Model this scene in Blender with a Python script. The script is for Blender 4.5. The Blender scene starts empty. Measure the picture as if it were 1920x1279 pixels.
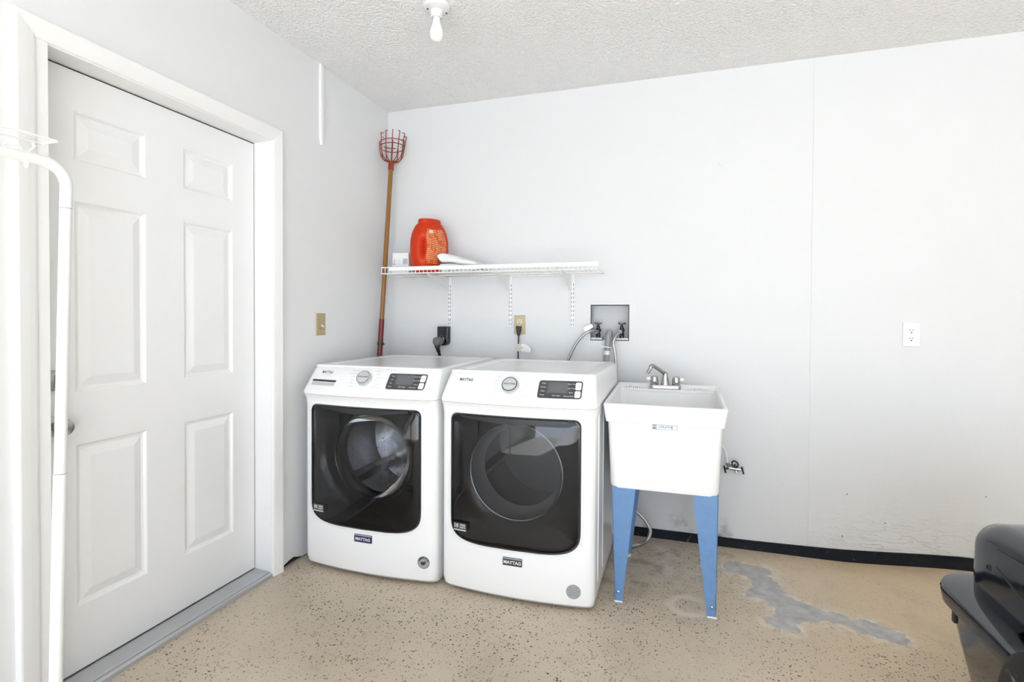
import bpy, bmesh, math, random
from mathutils import Vector, Matrix
random.seed(7)
S = bpy.context.scene
COL = S.collection

# ------------------------------------------------------------------ camera
CAM = Vector((1.82845, -3.05350, 1.23272))
YAW, PITCH, ROLL = (math.radians(a) for a in (17.68158, -0.90463, 0.29892))
FPX, SV = 988.692, -29.33          # focal length in px of a 1920 px frame, vertical offset of the principal point
_fw = Vector((-math.sin(YAW) * math.cos(PITCH), math.cos(YAW) * math.cos(PITCH), math.sin(PITCH)))
_r = Vector((math.cos(YAW), math.sin(YAW), 0)); _u = _r.cross(_fw)
_r2 = math.cos(ROLL) * _r + math.sin(ROLL) * _u; _u2 = _r2.cross(_fw)
cd = bpy.data.cameras.new('camera'); cam = bpy.data.objects.new('camera', cd); COL.objects.link(cam)
cd.sensor_fit = 'HORIZONTAL'; cd.sensor_width = 36; cd.lens = FPX * 36 / 1920; cd.shift_y = SV / 1920
cd.clip_start = 0.05; cd.clip_end = 200
M = Matrix((_r2, _u2, -_fw)).transposed().to_4x4(); M.translation = CAM
cam.matrix_world = M
S.camera = cam
def P(u, v, x=None, y=None, z=None):
    d = _fw + _r2 * ((u - 960) / FPX) - _u2 * ((v - 639.5 - SV) / FPX)
    if x is not None: t = (x - CAM.x) / d.x
    elif y is not None: t = (y - CAM.y) / d.y
    else: t = (z - CAM.z) / d.z
    return CAM + d * t

# ------------------------------------------------------------------ sky, sun, exposure
W = bpy.data.worlds.new('sky'); S.world = W; W.use_nodes = True
bg = W.node_tree.nodes['Background']; bg.inputs[0].default_value = (0.78, 0.89, 1.04, 1); bg.inputs[1].default_value = 3.0
sl = bpy.data.lights.new('sun', 'SUN'); sl.energy = 24.0; sl.angle = math.radians(0.6); sl.color = (.86, 1.0, 1.175)
so = bpy.data.objects.new('sun', sl); COL.objects.link(so); so.rotation_euler = (math.radians(51), math.radians(10), 0)   # high sun through the open overhead door, falling on the floor behind the camera
pl = bpy.data.lights.new('garage_opening_portal', 'AREA'); pl.shape = 'RECTANGLE'; pl.size = 4.9; pl.size_y = 2.2
po = bpy.data.objects.new('garage_opening_portal', pl); COL.objects.link(po); po.location = (2.8, -6.42, 1.1); po.rotation_euler = (math.radians(90), 0, 0)
pl.cycles.is_portal = True
S.view_settings.view_transform = 'Standard'; S.view_settings.look = 'None'; S.view_settings.gamma = 1
S.view_settings.use_curve_mapping = False
S.view_settings.exposure = 0.51
S.cycles.use_denoising = True
S.cycles.use_adaptive_sampling = True; S.cycles.adaptive_threshold = 0.04; S.cycles.adaptive_min_samples = 16
S.cycles.max_bounces = 8; S.cycles.diffuse_bounces = 5; S.cycles.glossy_bounces = 4; S.cycles.transparent_max_bounces = 12
S.cycles.sample_clamp_indirect = 8; S.cycles.caustics_reflective = False; S.cycles.caustics_refractive = False

# ------------------------------------------------------------------ materials
MATS = {}
def mat(name, col, rough=.5, metal=0, spec=.5, coat=0, emit=None, trans=0):
    m = bpy.data.materials.new(name); m.use_nodes = True
    b = m.node_tree.nodes['Principled BSDF']
    b.inputs['Base Color'].default_value = (*col, 1); b.inputs['Roughness'].default_value = rough
    b.inputs['Metallic'].default_value = metal; b.inputs['Specular IOR Level'].default_value = spec
    b.inputs['Coat Weight'].default_value = coat
    b.inputs['Transmission Weight'].default_value = trans
    MATS[name] = m
    return m
class N:                                # little node-graph helper
    def __init__(s, m): s.m = m; s.t = m.node_tree; s.b = s.t.nodes['Principled BSDF']
    def n(s, typ, **kw):
        o = s.t.nodes.new(typ)
        for k, v in kw.items(): setattr(o, k, v)
        return o
    def link(s, a, b): s.t.links.new(a, b)
    def pos(s):
        return s.n('ShaderNodeNewGeometry').outputs['Position']
    def obj(s):
        return s.n('ShaderNodeTexCoord').outputs['Object']
    def math(s, op, a, b=None, clamp=False):
        o = s.n('ShaderNodeMath', operation=op, use_clamp=clamp)
        for i, x in enumerate((a, b)):
            if x is None: continue
            if isinstance(x, (int, float)): o.inputs[i].default_value = x
            else: s.link(x, o.inputs[i])
        return o.outputs[0]
    def noise(s, vec, scale, detail=3, rough=.5):
        o = s.n('ShaderNodeTexNoise'); s.link(vec, o.inputs['Vector'])
        o.inputs['Scale'].default_value = scale; o.inputs['Detail'].default_value = detail; o.inputs['Roughness'].default_value = rough
        return o.outputs['Fac']
    def vor(s, vec, scale, feat='F1'):
        o = s.n('ShaderNodeTexVoronoi', feature=feat); s.link(vec, o.inputs['Vector']); o.inputs['Scale'].default_value = scale
        return o
    def ramp(s, fac, stops, interp='LINEAR'):
        o = s.n('ShaderNodeValToRGB'); o.color_ramp.interpolation = interp; e = o.color_ramp.elements
        while len(e) < len(stops): e.new(.5)
        for i, (p, c) in enumerate(stops):
            e[i].position = p; e[i].color = (*c, 1) if len(c) == 3 else c
        s.link(fac, o.inputs[0]); return o.outputs[0]
    def mr(s, v, a, b, c=0, d=1):
        o = s.n('ShaderNodeMapRange'); s.link(v, o.inputs[0])
        for i, x in enumerate((a, b, c, d)): o.inputs[i + 1].default_value = x
        return o.outputs[0]
    def mix(s, f, a, b):
        o = s.n('ShaderNodeMix', data_type='RGBA')
        if isinstance(f, (int, float)): o.inputs[0].default_value = f
        else: s.link(f, o.inputs[0])
        for i, x in ((6, a), (7, b)):
            if isinstance(x, tuple): o.inputs[i].default_value = (*x, 1)
            else: s.link(x, o.inputs[i])
        return o.outputs[2]
    def sep(s, v):
        o = s.n('ShaderNodeSeparateXYZ'); s.link(v, o.inputs[0]); return o.outputs
    def color(s, c): s.link(c, s.b.inputs['Base Color'])
    def bump(s, h, strength=.3, dist=.01):
        o = s.n('ShaderNodeBump'); o.inputs['Strength'].default_value = strength; o.inputs['Distance'].default_value = dist
        s.link(h, o.inputs['Height']); s.link(o.outputs[0], s.b.inputs['Normal'])

white_paint = (.79, .795, .805)
m_wall = mat('wall_paint', white_paint, .55)
g = N(m_wall); p = g.pos(); g.bump(g.noise(p, 60, 1), .08, .004)
m_wallb = mat('back_wall_paint', (.735, .737, .742), .5)
g = N(m_wallb); p = g.pos(); sx = g.sep(p)
low = g.mr(sx[2], .32, .08); lowx = g.mr(sx[0], 2.35, 2.75)
lm = g.math('MULTIPLY', low, lowx)
st = g.n('ShaderNodeMapping'); g.link(p, st.inputs[0]); st.inputs['Scale'].default_value = (3, 1, 11)
rough_h = g.noise(st.outputs[0], 2.2, 3, .6)
crk = g.math('ABSOLUTE', g.math('SUBTRACT', rough_h, .5)); crk = g.mr(crk, .0, .022, 0, .7)
seam1 = g.mr(g.math('ABSOLUTE', g.math('SUBTRACT', sx[0], 2.469)), .0, .0025, 0, 1)
h = g.math('ADD', g.math('MULTIPLY', g.math('ADD', crk, g.math('MULTIPLY', rough_h, 2)), lm), g.math('MULTIPLY', g.noise(p, 50, 1), .12))
h = g.math('ADD', h, g.math('MULTIPLY', seam1, .25))
g.bump(h, .6, .008)
vo = g.vor(p, 17); spk = g.math('LESS_THAN', vo.outputs['Distance'], .075)
vr = g.sep(vo.outputs['Color'])[0]; spk = g.math('MULTIPLY', spk, g.math('GREATER_THAN', vr, .60))
spk = g.math('MULTIPLY', spk, g.math('LESS_THAN', sx[2], .40)); spk = g.math('MULTIPLY', spk, g.math('GREATER_THAN', sx[0], 1.6))
grime = g.math('MULTIPLY', g.mr(sx[2], .17, .03), g.mr(g.noise(p, 9, 5, .65), .52, .66))
grime = g.math('MULTIPLY', grime, g.mr(sx[0], 2.2, 2.05))
c = g.mix(grime, (.735, .737, .742), (.16, .15, .15)); c = g.mix(g.math('MULTIPLY', spk, .75), c, (.10, .10, .11)); g.color(c)

m_ceil = mat('popcorn_ceiling', (.93, .93, .935), .9)
g = N(m_ceil); p = g.pos(); n1 = g.noise(p, 75, 2, .5); n2 = g.noise(p, 150, 2, .5)
hh = g.math('ADD', g.mr(n1, .35, .7), g.math('MULTIPLY', n2, .5)); g.bump(hh, .62, .012)

m_trim = mat('trim_white', (.88, .88, .885), .3)
m_door = mat('door_white', (.89, .895, .905), .33)
m_metal_thr = mat('brushed_aluminium', (.60, .61, .63), .42, .9)
g = N(m_metal_thr); g.bump(g.noise(g.pos(), 120, 3), .1, .002)
m_chrome = mat('chrome', (.42, .42, .43), .14, 1)
m_steel = mat('satin_steel', (.50, .50, .50), .3, 1)
m_rubber = mat('black_rubber', (.008, .009, .013), .6, spec=.2)
g = N(m_rubber); p = g.pos()
g.color(g.mix(g.mr(g.noise(p, 14, 6, .7), .60, .72), (.008, .009, .013), (.20, .20, .22)))
m_dark = mat('gap_shade', (.02, .02, .02), .9)  # near-black colour standing in for shade in gaps, also on the light block

# floor: tan epoxy with dark flecks, worn grey patches
m_floor = mat('tan_epoxy_floor', (.45, .34, .24), .33)
g = N(m_floor); p = g.pos(); sx = g.sep(p)
n = g.noise(p, 1.4, 4); n2 = g.noise(p, 7, 5, .6)
base = g.mix(g.mr(n, .35, .65), (.55, .465, .365), (.62, .525, .41))
warm = g.mr(sx[0], 1.9, 2.7); base = g.mix(g.math('MULTIPLY', warm, .8), base, (.69, .525, .325))
base = g.mix(g.mr(n2, .5, .72, 0, .35), base, (.40, .335, .265))
def flecks(scale, thr, keep, off):
    mp = g.n('ShaderNodeMapping'); g.link(p, mp.inputs[0]); mp.inputs['Location'].default_value = off
    v = g.vor(mp.outputs[0], scale)
    k = g.math('LESS_THAN', g.sep(v.outputs['Color'])[0], keep)
    r = g.sep(v.outputs['Color'])[1]
    t = g.math('MULTIPLY', r, thr)
    return g.math('MULTIPLY', g.math('LESS_THAN', v.outputs['Distance'], t), k)
dens = g.mr(g.noise(p, 2.2, 2), .38, .6)
f1 = flecks(85, .40, .62, (0, 0, 0)); f2 = flecks(135, .42, .6, (3, 5, 0)); f3 = flecks(100, .30, .25, (9, 2, 0))
thin = g.math('MULTIPLY', g.mr(sx[0], 2.0, 2.4), g.mr(sx[1], -.85, -.6))
fl = g.math('MULTIPLY', g.math('MAXIMUM', f1, g.math('MULTIPLY', f2, .8)), g.math('ADD', g.math('MULTIPLY', dens, .60), .40))
fl = g.math('MULTIPLY', fl, g.math('SUBTRACT', 1, g.math('MULTIPLY', thin, .7)))
base = g.mix(fl, base, (.075, .05, .035)); base = g.mix(g.math('MULTIPLY', f3, .6), base, (.66, .58, .48))
def seg(a, b, ra):
    # distance to a segment in plan, minus radius
    ax, ay = a; bx, by = b; L2 = max((bx - ax) ** 2 + (by - ay) ** 2, 1e-6)
    dx = g.math('SUBTRACT', sx[0], ax); dy = g.math('SUBTRACT', sx[1], ay)
    t = g.math('DIVIDE', g.math('ADD', g.math('MULTIPLY', dx, bx - ax), g.math('MULTIPLY', dy, by - ay)), L2, True)
    ex = g.math('SUBTRACT', dx, g.math('MULTIPLY', t, bx - ax)); ey = g.math('SUBTRACT', dy, g.math('MULTIPLY', t, by - ay))
    d = g.math('SQRT', g.math('ADD', g.math('MULTIPLY', ex, ex), g.math('MULTIPLY', ey, ey)))
    return g.math('SUBTRACT', d, ra)
wob = g.math('ADD', g.math('MULTIPLY', g.math('SUBTRACT', g.noise(p, 9, 5, .6), .5), .12), g.math('MULTIPLY', g.math('SUBTRACT', g.noise(p, 40, 4, .6), .5), .03))
D = None
for a, b, ra in [((2.125, -.25), (2.19, -.27), .066), ((2.19, -.28), (2.22, -.47), .060), ((2.20, -.48), (2.34, -.575), .072),
                 ((2.30, -.60), (2.24, -.70), .055), ((2.34, -.57), (2.47, -.60), .040), ((2.47, -.60), (2.63, -.67), .050)]:
    s_ = seg(a, b, ra); D = s_ if D is None else g.math('MINIMUM', D, s_)
D = g.math('ADD', D, wob)
patch = g.math('LESS_THAN', D, 0.0); crust = g.math('MULTIPLY', g.mr(D, .065, .005), g.mr(g.noise(p, 22, 4, .6), .42, .6))
base = g.mix(g.math('MULTIPLY', crust, .85), base, (.74, .67, .58))
gcol = g.mix(g.mr(g.noise(p, 18, 5, .65), .35, .68), (.33, .33, .335), (.56, .555, .55))
base = g.mix(g.math('MULTIPLY', patch, .92), base, gcol)
# pale ring under the sink
rd = seg((1.868, -.690), (1.882, -.690), 0.0); rd = g.math('ADD', rd, g.math('MULTIPLY', wob, .45))
ring = g.mr(g.math('ABSOLUTE', g.math('SUBTRACT', rd, .070)), .030, .008)
base = g.mix(g.math('MULTIPLY', ring, .85), base, (.72, .64, .54))
# limy water marks below the sink
lime = g.math('MULTIPLY', g.mr(seg((1.72, -.20), (1.84, -.40), .10), .10, -.05), g.mr(g.noise(p, 11, 5, .65), .47, .62))
base = g.mix(g.math('MULTIPLY', lime, .7), base, (.68, .63, .58))
# dark stains
dk = g.math('MULTIPLY', g.mr(seg((1.62, -.45), (1.95, -.15), .16), .15, -.05), g.mr(g.noise(p, 13, 5, .65), .50, .64))
base = g.mix(g.math('MULTIPLY', dk, .55), base, (.16, .115, .07))
g.color(base)
g.bump(g.noise(p, 35, 2), .12, .004)

m_drive = mat('driveway_concrete', (.62, .61, .59), .8)
g = N(m_drive); g.color(g.mix(g.noise(g.pos(), 3, 4), (.58, .57, .55), (.66, .65, .63)))

m_app = mat('appliance_white', (.90, .905, .91), .22, coat=.3)
m_app2 = mat('appliance_grey_plastic', (.55, .56, .57), .3)
m_black = mat('gloss_black_plastic', (.012, .012, .013), .12)
m_blackm = mat('satin_black_plastic', (.014, .014, .015), .4)
m_drum_s = mat('steel_drum', (.55, .55, .56), .22, 1)
g = N(m_drum_s); p = g.pos(); v = g.vor(p, 48); hole = g.math('LESS_THAN', v.outputs['Distance'], .17)
g.color(g.mix(hole, (.82, .82, .83), (.03, .03, .03))); g.bump(g.noise(p, 18, 2), .2, .01)
m_drum_d = mat('grey_drum', (.55, .55, .56), .35)
m_gasket = mat('grey_gasket', (.03, .03, .032), .4)
def thin_glass(name, tint, rough=.01, ior=1.5):
    m = bpy.data.materials.new(name); m.use_nodes = True; t = m.node_tree
    for x in list(t.nodes): t.nodes.remove(x)
    o = t.nodes.new('ShaderNodeOutputMaterial'); mx = t.nodes.new('ShaderNodeMixShader'); fr = t.nodes.new('ShaderNodeFresnel')
    tr = t.nodes.new('ShaderNodeBsdfTransparent'); gl = t.nodes.new('ShaderNodeBsdfGlossy')
    fr.inputs[0].default_value = ior; tr.inputs[0].default_value = (*tint, 1); gl.inputs['Roughness'].default_value = rough
    t.links.new(fr.outputs[0], mx.inputs[0]); t.links.new(tr.outputs[0], mx.inputs[1]); t.links.new(gl.outputs[0], mx.inputs[2])
    t.links.new(mx.outputs[0], o.inputs[0]); return m
m_smoke = thin_glass('smoked_door_glass', (.52, .52, .53), .015)
m_bowl = thin_glass('clear_bowl_glass', (.85, .85, .86), .01, 1.18)
m_panel = mat('dark_control_panel', (.055, .058, .064), .3)
m_screen = mat('lcd_screen', (.13, .135, .145), .15)
m_print_w = mat('white_print', (.75, .75, .76), .5)
m_print_g = mat('grey_print', (.30, .30, .32), .5)
m_print_l = mat('light_grey_print', (.52, .52, .54), .5)
m_print_k = mat('black_print', (.03, .03, .035), .5)
m_blue_badge = mat('navy_badge', (.025, .04, .13), .25)
m_grey_badge = mat('slate_badge', (.05, .052, .07), .25)
m_disc = mat('silver_sticker', (.42, .43, .44), .35, .3)
m_tub = mat('tub_plastic', (.88, .88, .885), .38)
m_blue = mat('blue_steel', (.175, .315, .56), .42)
g = N(m_blue); g.color(g.mix(g.mr(g.noise(g.pos(), 30, 5, .6), .45, .75), (.135, .262, .49), (.115, .232, .44)))
m_clear = mat('acrylic_lever', (.90, .90, .90), .15)
m_wire = mat('white_vinyl_wire', (.87, .87, .875), .35)
m_slot = mat('slot_shadow', (.10, .10, .105), .8)
m_red = mat('red_orange_plastic', (.58, .036, .004), .42, spec=.25)
m_label = mat('orange_back_label', (.75, .19, .045), .4)
g = N(m_label); o_ = g.obj(); so_ = g.sep(o_)
lin = g.math('SINE', g.math('MULTIPLY', g.math('ADD', so_[2], g.math('MULTIPLY', so_[0], .18)), 560))
wrd = g.n('ShaderNodeMapping'); g.link(o_, wrd.inputs[0]); wrd.inputs['Scale'].default_value = (1, 1, .35)
txt = g.math('MULTIPLY', g.math('GREATER_THAN', lin, .1), g.math('GREATER_THAN', g.noise(wrd.outputs[0], 75, 2), .44))
g.color(g.mix(g.math('MULTIPLY', txt, .8), (.60, .085, .012), (.80, .42, .22)))
m_carton = mat('white_carton', (.80, .80, .81), .6)
m_towel = mat('white_cotton', (.84, .84, .845), .95)
g = N(m_towel); g.bump(g.noise(g.pos(), 260, 3), .35, .003)
m_wood = mat('varnished_wood', (.36, .17, .04), .35)
g = N(m_wood); p = g.pos(); mp = g.n('ShaderNodeMapping'); g.link(p, mp.inputs[0]); mp.inputs['Scale'].default_value = (60, 60, 3)
g.color(g.mix(g.noise(mp.outputs[0], 1.5, 4), (.20, .085, .015), (.34, .16, .035)))
m_redp = mat('dark_red_sleeve', (.15, .010, .008), .35)
m_basket = mat('rust_red_wire', (.26, .032, .010), .45)
m_bpl = mat('black_plastic', (.02, .02, .022), .4)
m_gplug = mat('grey_plug', (.16, .16, .165), .5)
m_beige = mat('almond_plate', (.52, .44, .27), .4)
m_brass = mat('tan_metal_plate', (.45, .36, .21), .4)
m_ivory = mat('ivory_plastic', (.75, .66, .48), .4)
m_outw = mat('white_plate', (.88, .88, .885), .35)
m_tag = mat('paper_tag', (.90, .90, .89), .7)
m_cream = mat('cream_label', (.68, .64, .52), .6)
m_braid = mat('braided_steel', (.46, .46, .47), .35, .85)
g = N(m_braid); g.bump(g.noise(g.pos(), 420, 2), .5, .002)
m_drain = mat('grey_drain_hose', (.33, .33, .34), .45)
m_bulb = mat('white_glass_bulb', (.88, .88, .87), .25)
m_porc = mat('porcelain', (.80, .80, .80), .22)
m_rack = mat('white_powder_coat', (.87, .87, .875), .28)
m_mach = mat('gloss_black_paint', (.012, .014, .022), .10, spec=.75)
m_tire = mat('dusty_black_tyre', (.012, .012, .013), .55)
g = N(m_tire); g.color(g.mix(g.mr(g.noise(g.pos(), 26, 5, .7), .60, .70), (.010, .010, .012), (.26, .26, .27)))
m_brassv = mat('dark_valve_metal', (.05, .05, .05), .35, .8)

# ------------------------------------------------------------------ mesh helpers
class MB:
    def __init__(s): s.v = []; s.f = []
    def add(s, vs, fs):
        o = len(s.v); s.v += [Vector(x) for x in vs]; s.f += [tuple(i + o for i in q) for q in fs]; return s
    def box(s, x0, x1, y0, y1, z0, z1):
        return s.add([(x0, y0, z0), (x1, y0, z0), (x1, y1, z0), (x0, y1, z0), (x0, y0, z1), (x1, y0, z1), (x1, y1, z1), (x0, y1, z1)],
                     [(0, 3, 2, 1), (4, 5, 6, 7), (0, 1, 5, 4), (1, 2, 6, 5), (2, 3, 7, 6), (3, 0, 4, 7)])
    def loft(s, rings, cap0=True, cap1=True, closed=True):
        n = len(rings[0]); vs = [q for r in rings for q in r]; fs = []
        for i in range(len(rings) - 1):
            for j in range(n if closed else n - 1):
                k = (j + 1) % n; fs.append((i * n + j, i * n + k, (i + 1) * n + k, (i + 1) * n + j))
        if cap0: fs.append(tuple(range(n - 1, -1, -1)))
        if cap1: fs.append(tuple((len(rings) - 1) * n + j for j in range(n)))
        return s.add(vs, fs)
    def tube(s, pts, r, n=8, caps=True):
        pts = [Vector(q) for q in pts]; rings = []; up = None
        for i, q in enumerate(pts):
            a = pts[max(i - 1, 0)]; b = pts[min(i + 1, len(pts) - 1)]; t = (b - a).normalized()
            if up is None: up = Vector((0, 0, 1)) if abs(t.z) < .9 else Vector((1, 0, 0))
            e1 = (up - t * up.dot(t)).normalized(); e2 = t.cross(e1); up = e1
            rr = r[i] if isinstance(r, (list, tuple)) else r
            rings.append([q + e1 * rr * math.cos(2 * math.pi * k / n) + e2 * rr * math.sin(2 * math.pi * k / n) for k in range(n)])
        return s.loft(rings, caps, caps)
    def cyl(s, p0, p1, r0, r1=None, n=20): return s.tube([p0, p1], [r0, r0 if r1 is None else r1], n)
    def lathe(s, prof, org, ax=(0, 0, 1), n=28, caps=True):
        ax = Vector(ax).normalized(); org = Vector(org)
        e1 = ax.orthogonal().normalized(); e2 = ax.cross(e1)
        rings = [[org + ax * h + (e1 * math.cos(2 * math.pi * k / n) + e2 * math.sin(2 * math.pi * k / n)) * max(r, 1e-4) for k in range(n)] for r, h in prof]
        return s.loft(rings, caps, caps)
    def torus(s, c, ax, R, r, n=40, m=8):
        ax = Vector(ax).normalized(); c = Vector(c); e1 = ax.orthogonal().normalized(); e2 = ax.cross(e1); rings = []
        for i in range(n):
            a = 2 * math.pi * i / n; d = e1 * math.cos(a) + e2 * math.sin(a)
            rings.append([c + d * (R + r * math.cos(2 * math.pi * k / m)) + ax * r * math.sin(2 * math.pi * k / m) for k in range(m)])
        rings.append(rings[0]); return s.loft(rings, False, False)
    def map(s, fn): s.v = [Vector(fn(q)) for q in s.v]; return s
    def build(s, name, m, parent=None, smooth=False, bevel=0, seg=2, ang=40):
        me = bpy.data.meshes.new(name); o = bpy.data.objects.new(name, me); COL.objects.link(o)
        if parent is not None:
            root = parent
            while root.parent is not None: root = root.parent
            off = root.location.copy(); o.parent = parent
        else:
            xs = [q.x for q in s.v]; ys = [q.y for q in s.v]; zs = [q.z for q in s.v]
            off = Vector(((min(xs) + max(xs)) / 2, (min(ys) + max(ys)) / 2, min(zs))); o.location = off
        me.from_pydata([q - off for q in s.v], [], s.f)
        b = bmesh.new(); b.from_mesh(me); bmesh.ops.remove_doubles(b, verts=b.verts, dist=1e-5)
        bmesh.ops.recalc_face_normals(b, faces=b.faces); b.to_mesh(me); b.free()
        if m: me.materials.append(m)
        if smooth: me.shade_smooth(); me.set_sharp_from_angle(angle=math.radians(ang))
        if bevel:
            md = o.modifiers.new('bevel', 'BEVEL'); md.width = bevel; md.segments = seg; md.limit_method = 'ANGLE'
        return o
def thing(name, label, cat, loc=(0, 0, 0), group=None):
    o = bpy.data.objects.new(name, None); COL.objects.link(o); o.location = loc; o.empty_display_size = .05
    return tag(o, label, cat, group)
def tag(o, label, cat, group=None):
    o['label'] = label; o['category'] = cat
    if group: o['group'] = group
    return o
def struct(o, label=None):
    o['kind'] = 'structure'
    if label: o['label'] = label
    return o
def rrect(x0, x1, y0, y1, r, n=5):
    out = []
    for cx, cy, a0 in ((x1 - r, y1 - r, 0), (x0 + r, y1 - r, 90), (x0 + r, y0 + r, 180), (x1 - r, y0 + r, 270)):
        for k in range(n + 1):
            a = math.radians(a0 + 90 * k / n); out.append((cx + r * math.cos(a), cy + r * math.sin(a)))
    return out
def smoothpath(pts, k=6):
    pts = [Vector(q) for q in pts]; out = []
    for i in range(len(pts) - 1):
        p0 = pts[max(i - 1, 0)]; p1 = pts[i]; p2 = pts[i + 1]; p3 = pts[min(i + 2, len(pts) - 1)]
        for j in range(k):
            t = j / k
            out.append(.5 * ((2 * p1) + (p2 - p0) * t + (2 * p0 - 5 * p1 + 4 * p2 - p3) * t * t + (3 * p1 - p0 - 3 * p2 + p3) * t ** 3))
    out.append(pts[-1]); return out
def text_geo(txt, size, cx=0, cz=0, align='CENTER', bold=0, sx=1.0):
    """flat lettering in the x-z plane, returned as (verts, faces)"""
    cu = bpy.data.curves.new('lettering', 'FONT'); cu.body = txt; cu.size = size; cu.align_x = align; cu.align_y = 'CENTER'; cu.offset = bold; cu.resolution_u = 2
    o = bpy.data.objects.new('lettering', cu); COL.objects.link(o)
    dg = bpy.context.evaluated_depsgraph_get(); me = o.evaluated_get(dg).to_mesh()
    vs = [(q.co.x * sx + cx, 0, q.co.y + cz) for q in me.vertices]; fs = [tuple(q.vertices) for q in me.polygons]
    o.evaluated_get(dg).to_mesh_clear(); bpy.data.objects.remove(o); bpy.data.curves.remove(cu)
    return vs, fs
def interp(z, tab):
    if z <= tab[0][0]: return tab[0][1]
    for (a, b), (c, d) in zip(tab, tab[1:]):
        if z <= c: return b + (d - b) * (z - a) / (c - a)
    return tab[-1][1]
def sstep(t): t = max(0, min(1, t)); return t * t * (3 - 2 * t)

# ------------------------------------------------------------------ the room
H = 2.564
def floor_z(x, y): return .034 * sstep((x - 2.55) / .65) * sstep((y + .75) / .7)
fl = MB(); xs = [-.4, 0, 1, 2.3] + [2.5 + .08 * i for i in range(12)] + [4.0, 5.9]; ys = [-6.6, -4, -2, -1] + [-.8 + .08 * i for i in range(11)] + [.25]
vs = [(x, y, floor_z(x, y) if x < 5 else floor_z(3.3, y)) for y in ys for x in xs]; nx = len(xs)
fl.add(vs, [(j * nx + i, j * nx + i + 1, (j + 1) * nx + i + 1, (j + 1) * nx + i) for j in range(len(ys) - 1) for i in range(nx - 1)])
struct(fl.build('floor', m_floor, smooth=True), 'tan speckled epoxy garage floor with worn grey patches')
struct(MB().box(-.4, 5.9, -6.6, .25, H, H + .1).build('ceiling', m_ceil), 'white popcorn textured ceiling')
# left wall: door opening y -1.985..-1.017, z..2.08 ; foot is ragged between casing and corner
wl = MB().box(-.14, 0, -6.6, -1.985, 0, H).box(-.14, 0, -1.985, -1.017, 2.08, H)
ny = 40; pts = []
for i in range(ny + 1):
    y = -1.017 + 1.267 * i / ny
    if y < -.98: zf = 0
    else: zf = .004 + .022 * max(0, math.sin((y + .98) * 21)) * (1 if y < -.80 else .5) + .006 * random.random()
    pts.append((y, zf))
for (ya, za), (yb, zb) in zip(pts, pts[1:]):
    wl.add([(0, ya, za), (0, yb, zb), (0, yb, H), (0, ya, H), (-.14, ya, za), (-.14, yb, zb), (-.14, yb, H), (-.14, ya, H)],
           [(0, 1, 2, 3), (4, 7, 6, 5), (0, 4, 5, 1)])
struct(wl.build('wall_left', m_wall), 'white painted wall with the entry door')
struct(MB().box(-.14, -.012, -1.017, 0, 0, .04).build('foot_gap_shade', m_dark), 'dark strip painted as shade under the chipped foot of the wall')  # solid dark strip, shade of the gap put into its colour
# back wall with the hole of the hookup box
BX0, BX1, BZ0, BZ1 = 1.334, 1.553, 1.100, 1.306
struct(MB().box(-.2, BX0, 0, .14, 0, H).box(BX1, 5.9, 0, .14, 0, H).box(BX0, BX1, 0, .14, 0, BZ0).box(BX0, BX1, 0, .14, BZ1, H).build('wall_back', m_wallb),
       'bright white back wall with scuffed foot')
struct(MB().box(5.6, 5.75, -6.6, .14, 0, H).build('wall_right', m_wall), 'white side wall of the garage')
struct(MB().box(-.14, .35, -6.6, -6.46, 0, H).box(5.25, 5.75, -6.6, -6.46, 0, H).box(.35, 5.25, -6.6, -6.46, 2.2, H).build('wall_front', m_wall),
       'garage wall with the open overhead doorway')
struct(MB().box(-.42, -.36, -2.3, -.7, 0, 2.4).box(-.36, -.14, -2.3, -2.24, 0, 2.4).box(-.36, -.14, -.76, -.7, 0, 2.4).box(-.36, -.14, -2.3, -.7, 2.34, 2.4).build('door_light_block', m_dark),  # unseen box added to stop sky light leaking around the door
       'added dark box behind the entry door, keeps sky light out')
struct(MB().box(-30, 36, -40, -6.6, -.06, -.01).build('driveway', m_drive), 'concrete driveway outside')
# black rubber base along the back wall (follows the floor)
bb = MB(); rings = []
for i in range(60):
    x = .01 + 5.55 * i / 59; z0 = floor_z(min(x, 3.3), -.01); hh = .045 + .012 * sstep((x - 2.1) / .7)
    rings.append([(x, 0, z0), (x, -.015, z0), (x, -.013, z0 + .01), (x, -.008, z0 + hh), (x, 0, z0 + hh + .002)])
bb.loft(rings); struct(bb.build('baseboard_back', m_rubber, smooth=True, ang=50), 'black rubber base strip along the back wall')

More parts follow.
